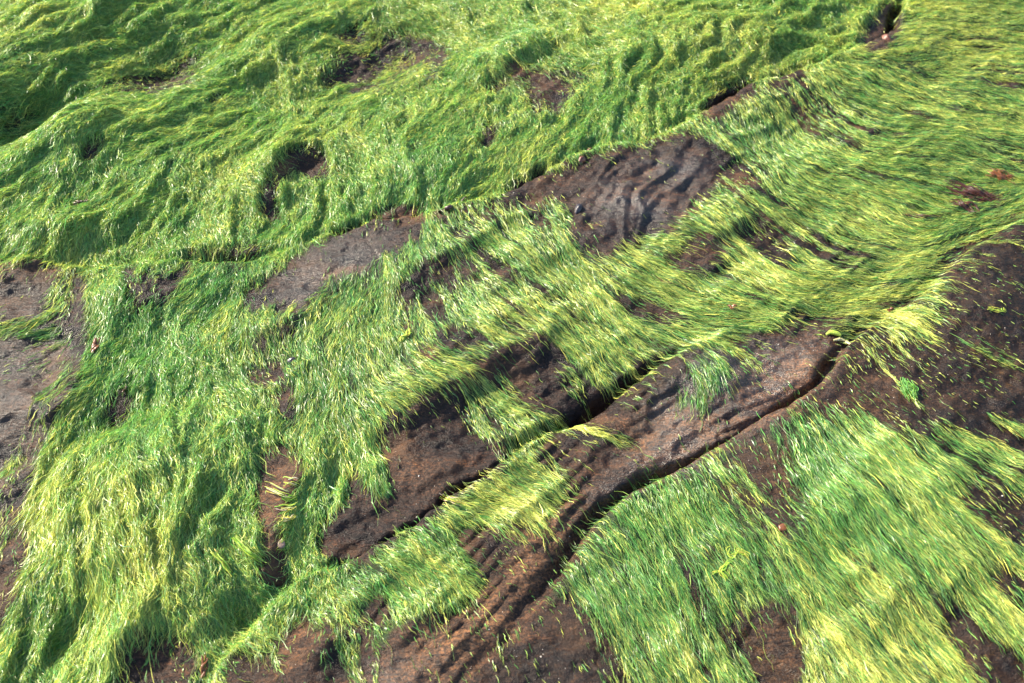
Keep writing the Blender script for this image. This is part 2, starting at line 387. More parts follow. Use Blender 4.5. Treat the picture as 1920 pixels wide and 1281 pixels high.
COVER = [
 (.8, 2, EL(640, 1225, 60, 22, -35)), (.7, 2, EL(600, 1165, 60, 24, -25)), (.75, 2, EL(500, 1210, 22, 40, 20)), (.8, 1, EL(120, 700, 12, 40, 30)), (.75, 2, EL(110, 560, 14, 50, 15)), (.7, 2, EL(40, 860, 70, 14, -40)), (.75, 2, EL(30, 615, 110, 18, 8)), (.6, 2, EL(60, 690, 50, 12, -20)), (.6, 2, EL(20, 1020, 30, 70, 10)), (.7, 2, EL(30, 1200, 34, 80, 10)), (.6, 1, EL(1180, 820, 60, 12, -40)), (.6, 1, EL(1060, 800, 60, 16, -25)), (.55, 1, EL(900, 1180, 14, 30, 20)),
 (.8, 1, [(0, 600), (50, 600), (100, 620), (135, 640), (140, 655), (80, 645), (0, 632), (-60, 620)]), (.6, 1, EL(125, 590, 12, 50, 10)), (.55, 1, EL(30, 690, 30, 10, 0)),
 (.7, 1, EL(80, 745, 30, 22, -50)), (.8, 1, EL(70, 660, 14, 6, -40)), (.6, 2, EL(60, 820, 50, 14, -40)), (.7, 1, EL(5, 935, 16, 22, 0)),
 (.9, 1, [(668, 850), (690, 830), (712, 845), (720, 880), (738, 920), (740, 948), (715, 940), (690, 905), (668, 880)]),
 (.75, 2, EL(1335, 700, 50, 42, -30)), (.8, 1, EL(1300, 755, 38, 22, 0)), (.45, 1, EL(1400, 690, 35, 30, 40)),
 (.9, 1, EL(1702, 735, 12, 24, -30)), (.65, 1, EL(1730, 590, 60, 18, 30)), (.6, 1, EL(1660, 640, 50, 16, 45)), (.6, 2, EL(1850, 660, 100, 14, 22)),
 (.95, 1, [(1600, 700), (1630, 690), (1600, 715)]), (.7, 1, EL(1900, 800, 60, 14, 25)),
 (.75, 2, EL(1870, 850, 90, 24, 28)), (.45, 2, EL(1740, 740, 60, 12, 40)), (.55, 1, EL(1400, 660, 60, 10, 0)),
 (.5, 1, EL(880, 1070, 12, 30, 15)), (.5, 1, EL(830, 1020, 30, 8, -20)), (.4, 1, EL(650, 1240, 60, 26, -30)), (.5, 1, EL(520, 1250, 16, 20, 0)),
 (.5, 1, EL(1050, 1000, 16, 20, 0)), (.45, 1, EL(1160, 1260, 40, 30, 0)),
 (.5, 1, EL(590, 470, 8, 12, 0)), (.6, 1, EL(485, 545, 12, 14, 0)), (.45, 1, EL(765, 780, 10, 12, 0)),
 (.35, 1, EL(1250, 440, 30, 10, -30)), (.45, 1, EL(1110, 440, 14, 16, 0)),
]
cimg = np.ones(mu.shape, np.float32)
for st, r, pts in BARE:
    bw = max(p[0] for p in pts) - min(p[0] for p in pts)
    if bw < 140:
        mu_, mv_ = sum(p[0] for p in pts) / len(pts), sum(p[1] for p in pts) / len(pts)
        up = mv_ < 500 - mu_ * .2
        k_ = 1.22 if up else 1.12
        pts = [(mu_ + (a - mu_) * k_, mv_ + (b - mv_) * k_) for a, b in pts]
    cimg = np.minimum(cimg, 1 - st * blur(poly_mask(pts), r + 1 + (r > 1)))
for st, r, pts in COVER:
    cimg = np.maximum(cimg, min(1.05, st * 1.3) * blur(poly_mask(pts), r + 1))
cu = np.clip((ug - UM0) / MS - .5, 0, MW - 1.001); cv = np.clip((vg - VM0) / MS - .5, 0, MH - 1.001)
def img_at(img, u, v):
    a = np.clip((u - UM0) / MS - .5, 0, MW - 1.001); b = np.clip((v - VM0) / MS - .5, 0, MH - 1.001)
    i = a.astype(int); j = b.astype(int); fa = a - i; fb = b - j
    return (img[j, i] * (1 - fa) + img[j, i + 1] * fa) * (1 - fb) + (img[j + 1, i] * (1 - fa) + img[j + 1, i + 1] * fa) * fb
COV = img_at(cimg, ug, vg).astype(np.float32)
outside = sstep(0, 120, np.maximum.reduce([-ug, ug - 1920, -vg, vg - 1281]))
COV = COV * (1 - outside) + outside * np.clip(.75 + 1.2 * fbm(xg * 3, yg * 4, 31, 3), 0, 1)

# ------------------------------------------------------------------ combing direction of the strands: (pixel u, v, angle below horizontal to the right, disorder, mat thickness mm, strand length mm)
FL = [(60, 60, 150, .9, 24, 60), (250, 30, 140, .9, 26, 60), (100, 180, 165, .9, 20, 60), (40, 260, 160, .8, 14, 60), (330, 130, 170, 1., 10, 50), (480, 60, 160, 1., 18, 50),
      (500, 130, 115, 1., 22, 55), (620, 60, 160, 1., 14, 50), (730, 120, 150, 1.2, 6, 45), (800, 40, 20, 1., 14, 50), (950, 60, 20, 1., 14, 55), (1080, 40, 65, 1.2, 24, 70), (1180, 60, 40, 1.3, 24, 70),
      (1290, 60, 150, 1.2, 26, 70), (1420, 60, 160, 1.4, 26, 60), (1550, 60, 150, 1.4, 22, 55), (1350, 140, 130, 1.4, 22, 55), (1200, 150, 120, 1.2, 20, 55), (1050, 150, 20, .9, 8, 45),
      (1120, 230, 125, .8, 16, 50), (1020, 270, 120, .6, 14, 55), (940, 330, 130, .6, 14, 55), (850, 330, 115, .6, 16, 55), (760, 380, 100, .5, 16, 55), (700, 300, 60, .7, 18, 50), (850, 230, 130, .8, 16, 50),
      (620, 230, 120, .8, 18, 50), (450, 260, 150, .7, 20, 55), (330, 250, 160, .7, 18, 55), (180, 320, 135, .6, 18, 60), (60, 350, 140, .6, 18, 60), (90, 430, 120, .6, 18, 60), (260, 400, 115, .8, 20, 55),
      (420, 420, 105, .8, 20, 55), (560, 400, 110, .8, 18, 50), (440, 330, 60, .9, 18, 50), (240, 460, 95, .9, 16, 45), (560, 200, 130, .8, 20, 50),
      # left mats
      (190, 560, 115, .5, 14, 60), (260, 620, 118, .7, 16, 60), (400, 560, 120, .5, 12, 60), (360, 680, 100, .8, 14, 50), (130, 560, 100, .5, 5, 50), (60, 620, 160, .4, 6, 45), (60, 740, 130, .4, 6, 45),
      (180, 800, 115, .6, 14, 60), (130, 900, 105, .6, 20, 70), (250, 880, 92, .5, 26, 80), (380, 860, 80, .6, 24, 75), (330, 1000, 95, .5, 30, 85), (200, 1050, 98, .5, 30, 85), (440, 980, 85, .7, 20, 60),
      (90, 1150, 105, .6, 26, 70), (250, 1160, 98, .5, 26, 80), (150, 1250, 105, .6, 24, 70), (420, 1120, 70, 1., 16, 50), (480, 1130, 60, 1., 18, 45), (350, 1220, 75, .6, 8, 40), (30, 1000, 110, .5, 8, 50),
      (480, 640, 70, .5, 8, 45), (450, 760, 95, .6, 14, 55), (400, 470, 115, .5, 10, 45), (530, 500, 120, .6, 10, 45),
      # centre
      (600, 600, 105, .35, 8, 55), (620, 720, 95, .35, 9, 60), (720, 680, 80, .3, 8, 60), (600, 850, 80, .4, 14, 65), (590, 930, 100, .5, 16, 60), (700, 880, 75, .3, 14, 70), (680, 540, 110, .3, 8, 50),
      (750, 500, 80, .3, 6, 45), (800, 590, 70, .25, 7, 50), (850, 520, 55, .3, 6, 45), (860, 600, 50, .3, 6, 45), (780, 740, 20, .25, 9, 50), (860, 690, 12, .25, 8, 50), (960, 620, 20, .25, 7, 50), (1020, 660, 30, .25, 7, 50),
      (960, 470, 40, .3, 7, 55), (1040, 430, 60, .25, 6, 55), (1000, 540, 45, .25, 6, 50), (1090, 540, 50, .25, 8, 60), (1120, 620, 40, .22, 10, 65), (1200, 620, 30, .22, 8, 60), (1140, 690, 55, .25, 8, 60),
      (930, 760, 40, .3, 8, 55), (1000, 760, 35, .3, 7, 50), (960, 820, 80, .3, 10, 55), (900, 780, 50, .3, 6, 45), (1180, 500, 20, .22, 7, 55), (1260, 430, 20, .22, 6, 55), (1350, 520, 25, .22, 7, 60),
      (1250, 590, 15, .22, 7, 60), (1430, 500, 35, .22, 7, 60), (1460, 590, 20, .2, 9, 65), (1380, 600, 0, .22, 9, 60), (1550, 540, -5, .22, 9, 65), (1700, 520, -10, .22, 9, 65), (1660, 470, 8, .22, 8, 60), (1520, 450, 35, .22, 7, 60),
      (1800, 430, -22, .22, 8, 60), (1900, 370, -25, .22, 7, 55),
      # ridge on the right
      (1330, 330, 45, .25, 4, 45), (1290, 280, 40, .25, 4, 40), (1440, 230, 55, .25, 5, 45), (1500, 180, 45, .28, 6, 45), (1430, 320, 40, .22, 5, 50), (1560, 250, 30, .25, 5, 45), (1620, 150, 15, .3, 7, 45), (1720, 80, -8, .3, 9, 45),
      (1850, 60, 0, .3, 9, 45), (1750, 180, 15, .28, 7, 45), (1880, 200, 12, .28, 7, 45), (1600, 330, 12, .22, 7, 55), (1500, 380, 22, .22, 6, 55), (1720, 280, 0, .22, 7, 55), (1880, 300, 14, .22, 7, 55), (1760, 350, 20, .22, 7, 55), (1650, 400, 25, .22, 6, 55),
      # strip between the lower ledges
      (1140, 790, 20, .3, 9, 50), (1200, 720, 25, .3, 9, 50), (960, 900, 14, .25, 12, 60), (1030, 940, 30, .25, 10, 55), (900, 950, 18, .25, 12, 60), (930, 1010, 40, .3, 8, 55), (1000, 1020, 50, .25, 5, 50),
      (780, 1060, 35, .3, 12, 55), (830, 1090, 55, .3, 12, 60), (740, 1100, 48, .3, 12, 55), (850, 1140, 70, .3, 9, 55), (660, 1100, 80, .6, 9, 45), (600, 1180, 75, .6, 7, 45), (530, 1200, 80, .6, 7, 45), (690, 1240, 70, .4, 6, 45), (560, 1090, 100, .8, 14, 45),
      (1330, 700, 55, .3, 8, 60), (1300, 760, 100, .4, 8, 50), (1420, 700, 45, .3, 5, 50),
      # lower right slab
      (1150, 1000, 50, .22, 7, 60), (1250, 950, 62, .2, 8, 70), (1180, 1100, 60, .2, 7, 70), (1300, 1100, 66, .22, 8, 70), (1380, 1050, 50, .25, 8, 60), (1250, 1220, 65, .22, 7, 65), (1380, 900, 60, .22, 6, 60), (1480, 820, 68, .18, 8, 75),
      (1560, 900, 50, .18, 8, 75), (1620, 960, 48, .18, 8, 75), (1520, 1050, 48, .18, 8, 75), (1600, 1180, 44, .18, 8, 75), (1700, 1000, 42, .18, 8, 75), (1720, 1220, 44, .18, 7, 70), (1850, 1080, 50, .2, 8, 65), (1880, 1200, 50, .2, 8, 65), (1540, 800, 55, .18, 7, 70),
      (1640, 840, 45, .18, 7, 70), (1800, 820, 28, .2, 4, 50), (1900, 860, 26, .2, 5, 50), (1850, 660, 24, .2, 4, 50), (1720, 600, 30, .2, 5, 50), (1640, 650, 50, .2, 4, 50), (1750, 740, 35, .2, 3, 45), (1800, 950, 40, .2, 5, 55), (1500, 1250, 62, .2, 7, 65), (1460, 1120, 60, .22, 7, 60),
      (2100, 500, 20, .2, 5, 50), (2200, 1000, 40, .2, 6, 60), (2100, 1400, 45, .2, 7, 60), (1200, 1500, 60, .2, 7, 60), (400, 1500, 85, .5, 20, 60), (-200, 1200, 110, .5, 14, 60), (-200, 700, 130, .5, 8, 50), (-200, 200, 150, .8, 20, 60), (200, -150, 150, .9, 20, 60),
      (900, -200, 60, 1., 18, 60), (1500, -150, 150, 1.2, 20, 60), (2000, -100, 0, .3, 8, 45), (2200, 200, 10, .3, 7, 50)]
fl = np.array(FL, float)
fxp, fyp = G(fl[:, 0], fl[:, 1], .02)
rad = np.radians(fl[:, 2])
f2x, f2y = G(fl[:, 0] + 20 * np.cos(rad), fl[:, 1] + 20 * np.sin(rad), .02)
fdx, fdy = f2x - fxp, f2y - fyp
fn = np.hypot(fdx, fdy); fdx /= fn; fdy /= fn
SUBS = 8
cx, cy = np.meshgrid(gx[::SUBS], gy[::SUBS])
acc = np.zeros(cx.shape + (5,)); wt = np.zeros(cx.shape)
s1c, s2c, s3c = S1[::SUBS, ::SUBS], S2[::SUBS, ::SUBS], S3[::SUBS, ::SUBS]
g1, g2, g3 = samp(S1, fxp, fyp), samp(S2, fxp, fyp), samp(S3, fxp, fyp)
for i in range(len(fl)):
    d2 = (cx - fxp[i]) ** 2 + (cy - fyp[i]) ** 2
    wq = 1.0 / (d2 + .0035) ** 2.0
    wq = wq * np.where((s1c > 0) != (g1[i] > 0), .03, 1) * np.where((s2c > 0) != (g2[i] > 0), .05, 1)
    for k, val in enumerate((fdx[i], fdy[i], fl[i, 3], fl[i, 4] * .001, fl[i, 5] * .001)):
        acc[..., k] += wq * val
    wt += wq
acc /= wt[..., None]
jj = (yg - Y0) / (STEP * SUBS); ii = (xg - X0) / (STEP * SUBS)
i0 = np.minimum(ii.astype(int), cx.shape[1] - 2); j0 = np.minimum(jj.astype(int), cx.shape[0] - 2)
fi = (ii - i0)[..., None]; fj = (jj - j0)[..., None]
fld = (acc[j0, i0] * (1 - fi) + acc[j0, i0 + 1] * fi) * (1 - fj) + (acc[j0 + 1, i0] * (1 - fi) + acc[j0 + 1, i0 + 1] * fi) * fj
DX, DY, DIS, MAT, LEN = [fld[..., k].astype(np.float32) for k in range(5)]
base_ang = np.arctan2(DY, DX)
swirl = fbm(xg * 7, yg * 7, 41, 3) * (.02 + 1.0 * DIS) + fbm(xg * 24, yg * 24, 42, 2) * (.02 + .6 * DIS)
ANG = base_ang + swirl
VX = np.cos(ANG).astype(np.float32); VY = np.sin(ANG).astype(np.float32)

def lic(src, n, st=STEP * 1.1):
    """smear a noise field along the strands, so that ropes and streaks follow the combing"""
    out = src.copy(); cnt = 1
    for sg in (1, -1):
        px_, py_ = xg.copy(), yg.copy()
        for k in range(n):
            px_ = px_ + sg * st * samp0(VX, px_, py_); py_ = py_ + sg * st * samp0(VY, px_, py_)
            out = out + samp0(src, px_, py_); cnt += 1
    out = out / cnt
    return (out - out.mean()) / out.std()

HS = (h + np.clip(.85 * (blur(h, 3) - h), 0, .007)).astype(np.float32)   # strands drape over small hollows
rng = np.random.RandomState(5)
wn = rng.rand(NY, NX).astype(np.float32)
ROPE = lic(blur(wn, 2, 2), 12)            # about 25 mm apart
ROPE2 = lic(blur(rng.rand(NY, NX), 1, 1), 9)
STRK = lic(blur(rng.rand(NY, NX), 1, 2), 16)
LUMP = fbm(xg * 19, yg * 19, 51, 4, .6)
MATH = MAT * np.clip(.55 + .30 * ROPE * np.clip(MAT / .012, .4, 1.5) + .12 * ROPE2 + .24 * LUMP * np.clip(MAT / .014, 0, 1), .08, 2.0)

# final yes/no growth field with feathered, streaky edges
STRK2 = lic(rng.rand(NY, NX).astype(np.float32), 7)
THINF = 1 - sstep(.008, .016, MAT)
MATH = MATH * (.62 - .26 * THINF)
MAT = MAT * (1 - .55 * THINF)
STRK3 = lic(rng.rand(NY, NX).astype(np.float32), 26)
GROW = COV - .10 * THINF + (.10 + .07 * THINF) * STRK + .13 * STRK2 * THINF + .05 * ROPE * (1 - THINF) + .18 * fbm(xg * 26, yg * 26, 61, 3) + .14 * fbm(xg * 8, yg * 8, 62, 3)
DENS = np.clip((GROW - .14) / .62, 0, 1) ** 1.5

# ------------------------------------------------------------------ materials
def new_mat(name):
    m = bpy.data.materials.new(name)
    m.use_nodes = True
    t = m.node_tree
    return m, t, t.nodes['Principled BSDF']

def link(t, a, b): t.links.new(a, b)

def nnoise(t, vec, scale, detail=4, rough=.55, dist=0):
    n = t.nodes.new('ShaderNodeTexNoise')
    n.inputs['Scale'].default_value = scale; n.inputs['Detail'].default_value = detail
    n.inputs['Roughness'].default_value = rough; n.inputs['Distortion'].default_value = dist
    if vec is not None: link(t, vec, n.inputs['Vector'])
    return n

def ramp(t, fac, stops):
    r = t.nodes.new('ShaderNodeValToRGB')
    e = r.color_ramp.elements
    e[0].position, e[0].color = stops[0][0], (*stops[0][1], 1)
    e[1].position, e[1].color = stops[-1][0], (*stops[-1][1], 1)
    for p_, c_ in stops[1:-1]:
        q = e.new(p_); q.color = (*c_, 1)
    link(t, fac, r.inputs[0])
    return r

def mix(t, fac, a, b, mode='MIX'):
    m = t.nodes.new('ShaderNodeMix'); m.data_type = 'RGBA'; m.blend_type = mode
    for s_, v_ in ((0, fac), (6, a), (7, b)):
        if hasattr(v_, 'links'): link(t, v_, m.inputs[s_])
        elif isinstance(v_, tuple): m.inputs[s_].default_value = (*v_, 1)
        else: m.inputs[s_].default_value = v_
    return m.outputs[2]

def rock_material():
    m, t, b = new_mat('wet_rock')
    geo = t.nodes.new('ShaderNodeNewGeometry')
    mp = t.nodes.new('ShaderNodeMapping'); mp.vector_type = 'POINT'
    mp.inputs['Rotation'].default_value = (0, 0, math.radians(-38))
    mp.inputs['Scale'].default_value = (1, 3.6, 3.0)
    link(t, geo.outputs['Position'], mp.inputs[0])
    pos = geo.outputs['Position']
    n1 = nnoise(t, mp.outputs[0], 5, 6, .62, .6)
    c1 = ramp(t, n1.outputs[0], [(.28, (.005, .004, .005)), (.45, (.014, .009, .009)), (.58, (.030, .018, .014)), (.74, (.085, .046, .027))])
    n2 = nnoise(t, pos, 240, 3, .7)
    c2 = ramp(t, n2.outputs[0], [(.34, (.35, .35, .38)), (.5, (1, 1, 1)), (.64, (2.1, 1.8, 1.4))])
    col = mix(t, 1.0, c1.outputs[0], c2.outputs[0], 'MULTIPLY')
    # bedding lines of the sandstone
    n3 = nnoise(t, mp.outputs[0], 26, 3, .5, 1.2)
    c3 = ramp(t, n3.outputs[0], [(.38, (.5, .5, .54)), (.46, (1, 1, 1)), (.50, (.6, .6, .62)), (.54, (1, 1, 1)), (.60, (1.9, 1.5, 1.15)), (.66, (.8, .8, .8))])
    col = mix(t, .8, col, c3.outputs[0], 'MULTIPLY')
    # rust and ochre patches
    n4 = nnoise(t, pos, 7, 4, .6)
    r4 = ramp(t, n4.outputs[0], [(.56, (0, 0, 0)), (.70, (1, 1, 1))])
    col = mix(t, r4.outputs[0], col, mix(t, .45, col, (.15, .075, .035)))
    # speckled, darker, encrusted slab
    at = t.nodes.new('ShaderNodeAttribute'); at.attribute_name = 'crust'
    n5 = nnoise(t, pos, 60, 8, .8)
    c5 = ramp(t, n5.outputs[0], [(.38, (.003, .003, .004)), (.48, (.008, .005, .005)), (.57, (.022, .013, .008)), (.68, (.085, .050, .022))])
    n6 = nnoise(t, pos, 330, 3, .75)
    c6 = ramp(t, n6.outputs[0], [(.38, (.35, .35, .38)), (.52, (1, 1, 1)), (.64, (2.6, 2.1, 1.4))])
    cr = mix(t, 1.0, c5.outputs[0], c6.outputs[0], 'MULTIPLY')
    col = mix(t, at.outputs['Fac'], col, cr)
    ar = t.nodes.new('ShaderNodeAttribute'); ar.attribute_name = 'rust_sunlit'  # channel rust, plus sunlit orange painted on the left rock
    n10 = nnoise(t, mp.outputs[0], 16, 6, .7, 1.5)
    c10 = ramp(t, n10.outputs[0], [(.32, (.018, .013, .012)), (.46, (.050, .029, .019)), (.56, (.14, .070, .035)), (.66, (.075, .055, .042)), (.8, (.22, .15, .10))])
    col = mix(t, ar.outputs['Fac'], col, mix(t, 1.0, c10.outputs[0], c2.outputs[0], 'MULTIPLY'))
    # thin green film where algae takes hold
    ag = t.nodes.new('ShaderNodeAttribute'); ag.attribute_name = 'film'
    n7 = nnoise(t, pos, 120, 3, .7)
    r7 = ramp(t, n7.outputs[0], [(.3, (.008, .020, .008)), (.6, (.022, .055, .014)), (.75, (.07, .13, .025))])
    fm = t.nodes.new('ShaderNodeMath'); fm.operation = 'MULTIPLY'; fm.inputs[1].default_value = .8
    link(t, ag.outputs['Fac'], fm.inputs[0])
    col = mix(t, fm.outputs[0], col, r7.outputs[0])
    link(t, col, b.inputs['Base Color'])
    rr = ramp(t, n1.outputs[0], [(.3, (.24, .24, .24)), (.7, (.46, .46, .46))])
    aw = t.nodes.new('ShaderNodeAttribute'); aw.attribute_name = 'wet'
    link(t, mix(t, aw.outputs['Fac'], rr.outputs[0], (.26, .26, .26)), b.inputs['Roughness'])
    sp = t.nodes.new('ShaderNodeMath'); sp.operation = 'MULTIPLY_ADD'; sp.inputs[1].default_value = .45; sp.inputs[2].default_value = .14
    link(t, aw.outputs['Fac'], sp.inputs[0]); link(t, sp.outputs[0], b.inputs['Specular IOR Level'])
    b.inputs['Specular IOR Level'].default_value = .3
    b.inputs['Specular Tint'].default_value = (1, 1, 1, 1)
    bn = t.nodes.new('ShaderNodeBump'); bn.inputs['Strength'].default_value = .6; bn.inputs['Distance'].default_value = .0032
    hn = t.nodes.new('ShaderNodeMath'); hn.operation = 'ADD'
    n8 = nnoise(t, pos, 230, 5, .8)
    n9 = nnoise(t, mp.outputs[0], 34, 5, .65, .8)
    n12 = nnoise(t, pos, 62, 7, .72, .4)
    h3 = t.nodes.new('ShaderNodeMath'); h3.operation = 'MULTIPLY'; h3.inputs[1].default_value = 2.2
    link(t, n12.outputs[0], h3.inputs[0])
    h4 = t.nodes.new('ShaderNodeMath'); h4.operation = 'ADD'
    h2 = t.nodes.new('ShaderNodeMath'); h2.operation = 'MULTIPLY'; h2.inputs[1].default_value = 2.6
    link(t, n9.outputs[0], h2.inputs[0])
    link(t, n8.outputs[0], hn.inputs[0]); link(t, h2.outputs[0], hn.inputs[1])
    link(t, hn.outputs[0], h4.inputs[0]); link(t, h3.outputs[0], h4.inputs[1]); link(t, h4.outputs[0], bn.inputs['Height']); link(t, bn.outputs[0], b.inputs['Normal'])
    return m

def algae_material(name='green_algae', transl=.38, rough=.42, spec=.45):
    m, t, b = new_mat(name)
    at = t.nodes.new('ShaderNodeAttribute'); at.attribute_name = 'tint'
    link(t, at.outputs['Color'], b.inputs['Base Color'])
    b.inputs['Roughness'].default_value = rough
    b.inputs['Specular IOR Level'].default_value = spec
    tr = t.nodes.new('ShaderNodeBsdfTranslucent')
    link(t, mix(t, 1.0, at.outputs['Color'], (1.12, 1.15, .8), 'MULTIPLY'), tr.inputs[0])
    mx = t.nodes.new('ShaderNodeMixShader'); mx.inputs[0].default_value = transl
    link(t, b.outputs[0], mx.inputs[1]); link(t, tr.outputs[0], mx.inputs[2])
    link(t, mx.outputs[0], t.nodes['Material Output'].inputs[0])
    return m

ROCK = rock_material()
ALG = algae_material(transl=.38, rough=.36, spec=.42)

# ------------------------------------------------------------------ object helpers
def tag(o, label=None, cat=None, group=None, kind=None):
    if label: o['label'] = label
    if cat: o['category'] = cat
    if group: o['group'] = group
    if kind: o['kind'] = kind
    return o

def mesh_np(name, verts, quads, mat, attrs=(), cols=(), smooth=True, parent=None):
    me = bpy.data.meshes.new(name)
    nv, nf = len(verts), len(quads)
    me.vertices.add(nv); me.vertices.foreach_set('co', np.ascontiguousarray(verts, np.float32).ravel())
    me.loops.add(nf * 4); me.loops.foreach_set('vertex_index', np.ascontiguousarray(quads, np.int32).ravel())
    me.polygons.add(nf); me.polygons.foreach_set('loop_start', np.arange(nf, dtype=np.int32) * 4)
    me.polygons.foreach_set('use_smooth', np.full(nf, smooth))
    me.update(calc_edges=True)
    for an, av in attrs:
        a = me.attributes.new(an, 'FLOAT', 'POINT'); a.data.foreach_set('value', np.ascontiguousarray(av, np.float32).ravel())
    for an, av in cols:
        a = me.attributes.new(an, 'FLOAT_COLOR', 'POINT')
        a.data.foreach_set('color', np.c_[av, np.ones(len(av))].astype(np.float32).ravel())
    me.materials.append(mat)
    o = bpy.data.objects.new(name, me); COL.objects.link(o)
    if parent: o.parent = parent
    return o

# ------------------------------------------------------------------ the rock, one sheet per ledge, meeting in the crevices
FH, FW = XX.shape
reg = np.where(s1 < -.012, 0, np.where(s2 > 0, 3, np.where(s3 > 0, 2, 1)))
s3end = (AL > (lambda q: q[0] * ca + q[1] * sa)(G(1400, 600)))
reg = np.where((reg == 2) & s3end, 1, reg)
film = np.zeros_like(XX); film[sl] = sstep(.45, .9, blur(GROW, 2, 1)); film[(far > 0)] = .5
crust = np.clip(sstep(-.01, .05, s2) * (.75 + .5 * fbm(XX * 5, YY * 5, 71, 3)), 0, 1)
crust = np.maximum(crust, .75 * sstep(.25, .6, fbm(XX * 4, YY * 6, 72, 4)))
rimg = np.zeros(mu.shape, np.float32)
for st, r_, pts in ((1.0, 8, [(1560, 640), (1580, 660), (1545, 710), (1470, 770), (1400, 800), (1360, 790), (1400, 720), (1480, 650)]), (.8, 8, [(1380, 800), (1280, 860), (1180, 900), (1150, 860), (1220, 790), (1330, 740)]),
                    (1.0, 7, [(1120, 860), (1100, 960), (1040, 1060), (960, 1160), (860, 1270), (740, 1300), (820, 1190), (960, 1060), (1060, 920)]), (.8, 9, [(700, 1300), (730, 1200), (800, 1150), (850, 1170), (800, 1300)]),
                    (.3, 10, [(-60, 500), (20, 500), (50, 530), (30, 590), (-60, 610)]), (.7, 8, EL(520, 960, 40, 110, 10)), (.7, 10, EL(760, 880, 60, 25, -35)), (.6, 8, EL(60, 800, 60, 14, 30)),  # first patch here paints warm sunlight onto the left rock
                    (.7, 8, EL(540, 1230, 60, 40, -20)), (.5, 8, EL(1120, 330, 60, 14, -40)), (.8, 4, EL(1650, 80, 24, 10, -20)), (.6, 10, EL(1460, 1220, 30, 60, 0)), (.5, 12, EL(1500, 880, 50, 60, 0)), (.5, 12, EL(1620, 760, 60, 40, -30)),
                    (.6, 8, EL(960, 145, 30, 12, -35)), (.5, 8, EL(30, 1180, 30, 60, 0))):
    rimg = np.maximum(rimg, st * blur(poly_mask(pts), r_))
rust_sunlit = np.zeros_like(XX); rust_sunlit[sl] = img_at(rimg, ug, vg)
rust_sunlit = np.clip(rust_sunlit * (1 + .5 * fbm(XX * 16, YY * 16, 73, 3)), 0, 1)
wimg = np.zeros(mu.shape, np.float32)
for st, r_, pts in ((1.0, 6, [(1580, 640), (1560, 690), (1520, 735), (1470, 775), (1400, 815), (1340, 845), (1270, 885), (1200, 915), (1150, 940), (1110, 985), (1095, 960), (1160, 880), (1200, 800), (1250, 720), (1330, 660), (1450, 640)]),
                    (.45, 8, [(-200, 560), (60, 540), (140, 600), (120, 720), (80, 820), (60, 880), (30, 960), (-200, 1000)]), (.8, 8, [(450, 560), (600, 470), (760, 430), (640, 520), (560, 580)]), (.8, 8, EL(1200, 370, 130, 50, -30)), (.7, 8, EL(750, 1250, 90, 40, -30))):
    wimg = np.maximum(wimg, st * blur(poly_mask(pts), r_))
wet = np.zeros_like(XX); wet[sl] = img_at(wimg, ug, vg)
wet = np.clip(wet * (.8 + .9 * fbm(XX * 6, YY * 9, 74, 3)), 0, 1)
allv = np.c_[XX.ravel(), YY.ravel(), H.ravel()]
idx = np.arange(FH * FW).reshape(FH, FW)
allq = np.stack([idx[:-1, :-1], idx[:-1, 1:], idx[1:, 1:], idx[1:, :-1]], -1).reshape(-1, 4)
fr = reg[:-1, :-1].ravel()
RLAB = ['low rock bed under the thick shaggy green algae at the top left', 'brown rock ledge across the middle with bare folded outcrops between green strands',
        'narrow brown rock step with a rusty channel above the dark lower slab', 'dark speckled rock slab with long combed algae at the lower right']
def sub_mesh(name, sel, mat, zoff=None, **kw):
    q = allq[sel]
    used = np.unique(q)
    remap = np.full(FH * FW, -1, np.int64); remap[used] = np.arange(len(used))
    v = allv[used].copy()
    return used, v, remap[q]
for r in range(4):
    used, v, q = sub_mesh('rock', fr == r, ROCK)
    o = mesh_np('rock_ledge', v, q, ROCK, attrs=(('film', film.ravel()[used]), ('crust', crust.ravel()[used]), ('rust_sunlit', rust_sunlit.ravel()[used]), ('wet', wet.ravel()[used])))
    tag(o, RLAB[r], 'rock ledge', kind='structure')

# ------------------------------------------------------------------ algae regions (each mat one uncountable mass)
def region_of(x, y):
    a, b, c = samp0(S1, x, y), samp0(S2, x, y), samp0(S3, x, y)
    u, v = P(x, y, samp(h, x, y))
    r = np.where(a < -.012, 0, np.where(b > 0, 5, np.where((c > 0) & (u < 1400), 4, np.where(u + .25 * (v - 800) < 480, 2, np.where(u - 1330 > (v - 330) * 1.2, 1, 3)))))
    return r
ALAB = ['thick tangled bright green algae mat filling the upper left beyond the long crevice',
        'thin yellow-green algae combed over the rounded ridge at the upper right',
        'shaggy lit mat of ropy algae hanging down the lower left corner',
        'combed green and yellow algae streaming over the brown steps in the centre',
        'small yellow-green algae mats on the narrow rock step between the two lower crevices',
        'long straight algae strands combed down the dark slab at the lower right']

# ------------------------------------------------------------------ strands
def in_view(x, y, m=170):
    u, v = P(x, y, samp(h, x, y))
    return (u > -m) & (u < 1920 + m) & (v > -m) & (v < 1281 + m)

def palette(t_yel, dark, rnd):
    """0 fresh green .. 1 yellow as if sunlit; dark = share of dark green put in as shade"""
    g = np.array([.105, .325, .070]); yl = np.array([.70, .70, .17]); dk = np.array([.018, .072, .030]); bl = np.array([.20, .36, .18])
    t = np.clip(t_yel, 0, 1)[:, None]; d = np.clip(dark, 0, 1)[:, None]
    c = g * (1 - t) + yl * t
    c = c * (1 - d) + dk * d
    c = c * (1 - .35 * (rnd[:, 1:2] > .8)) + bl * .35 * (rnd[:, 1:2] > .8)
    return c * (.52 + .86 * rnd[:, :1])

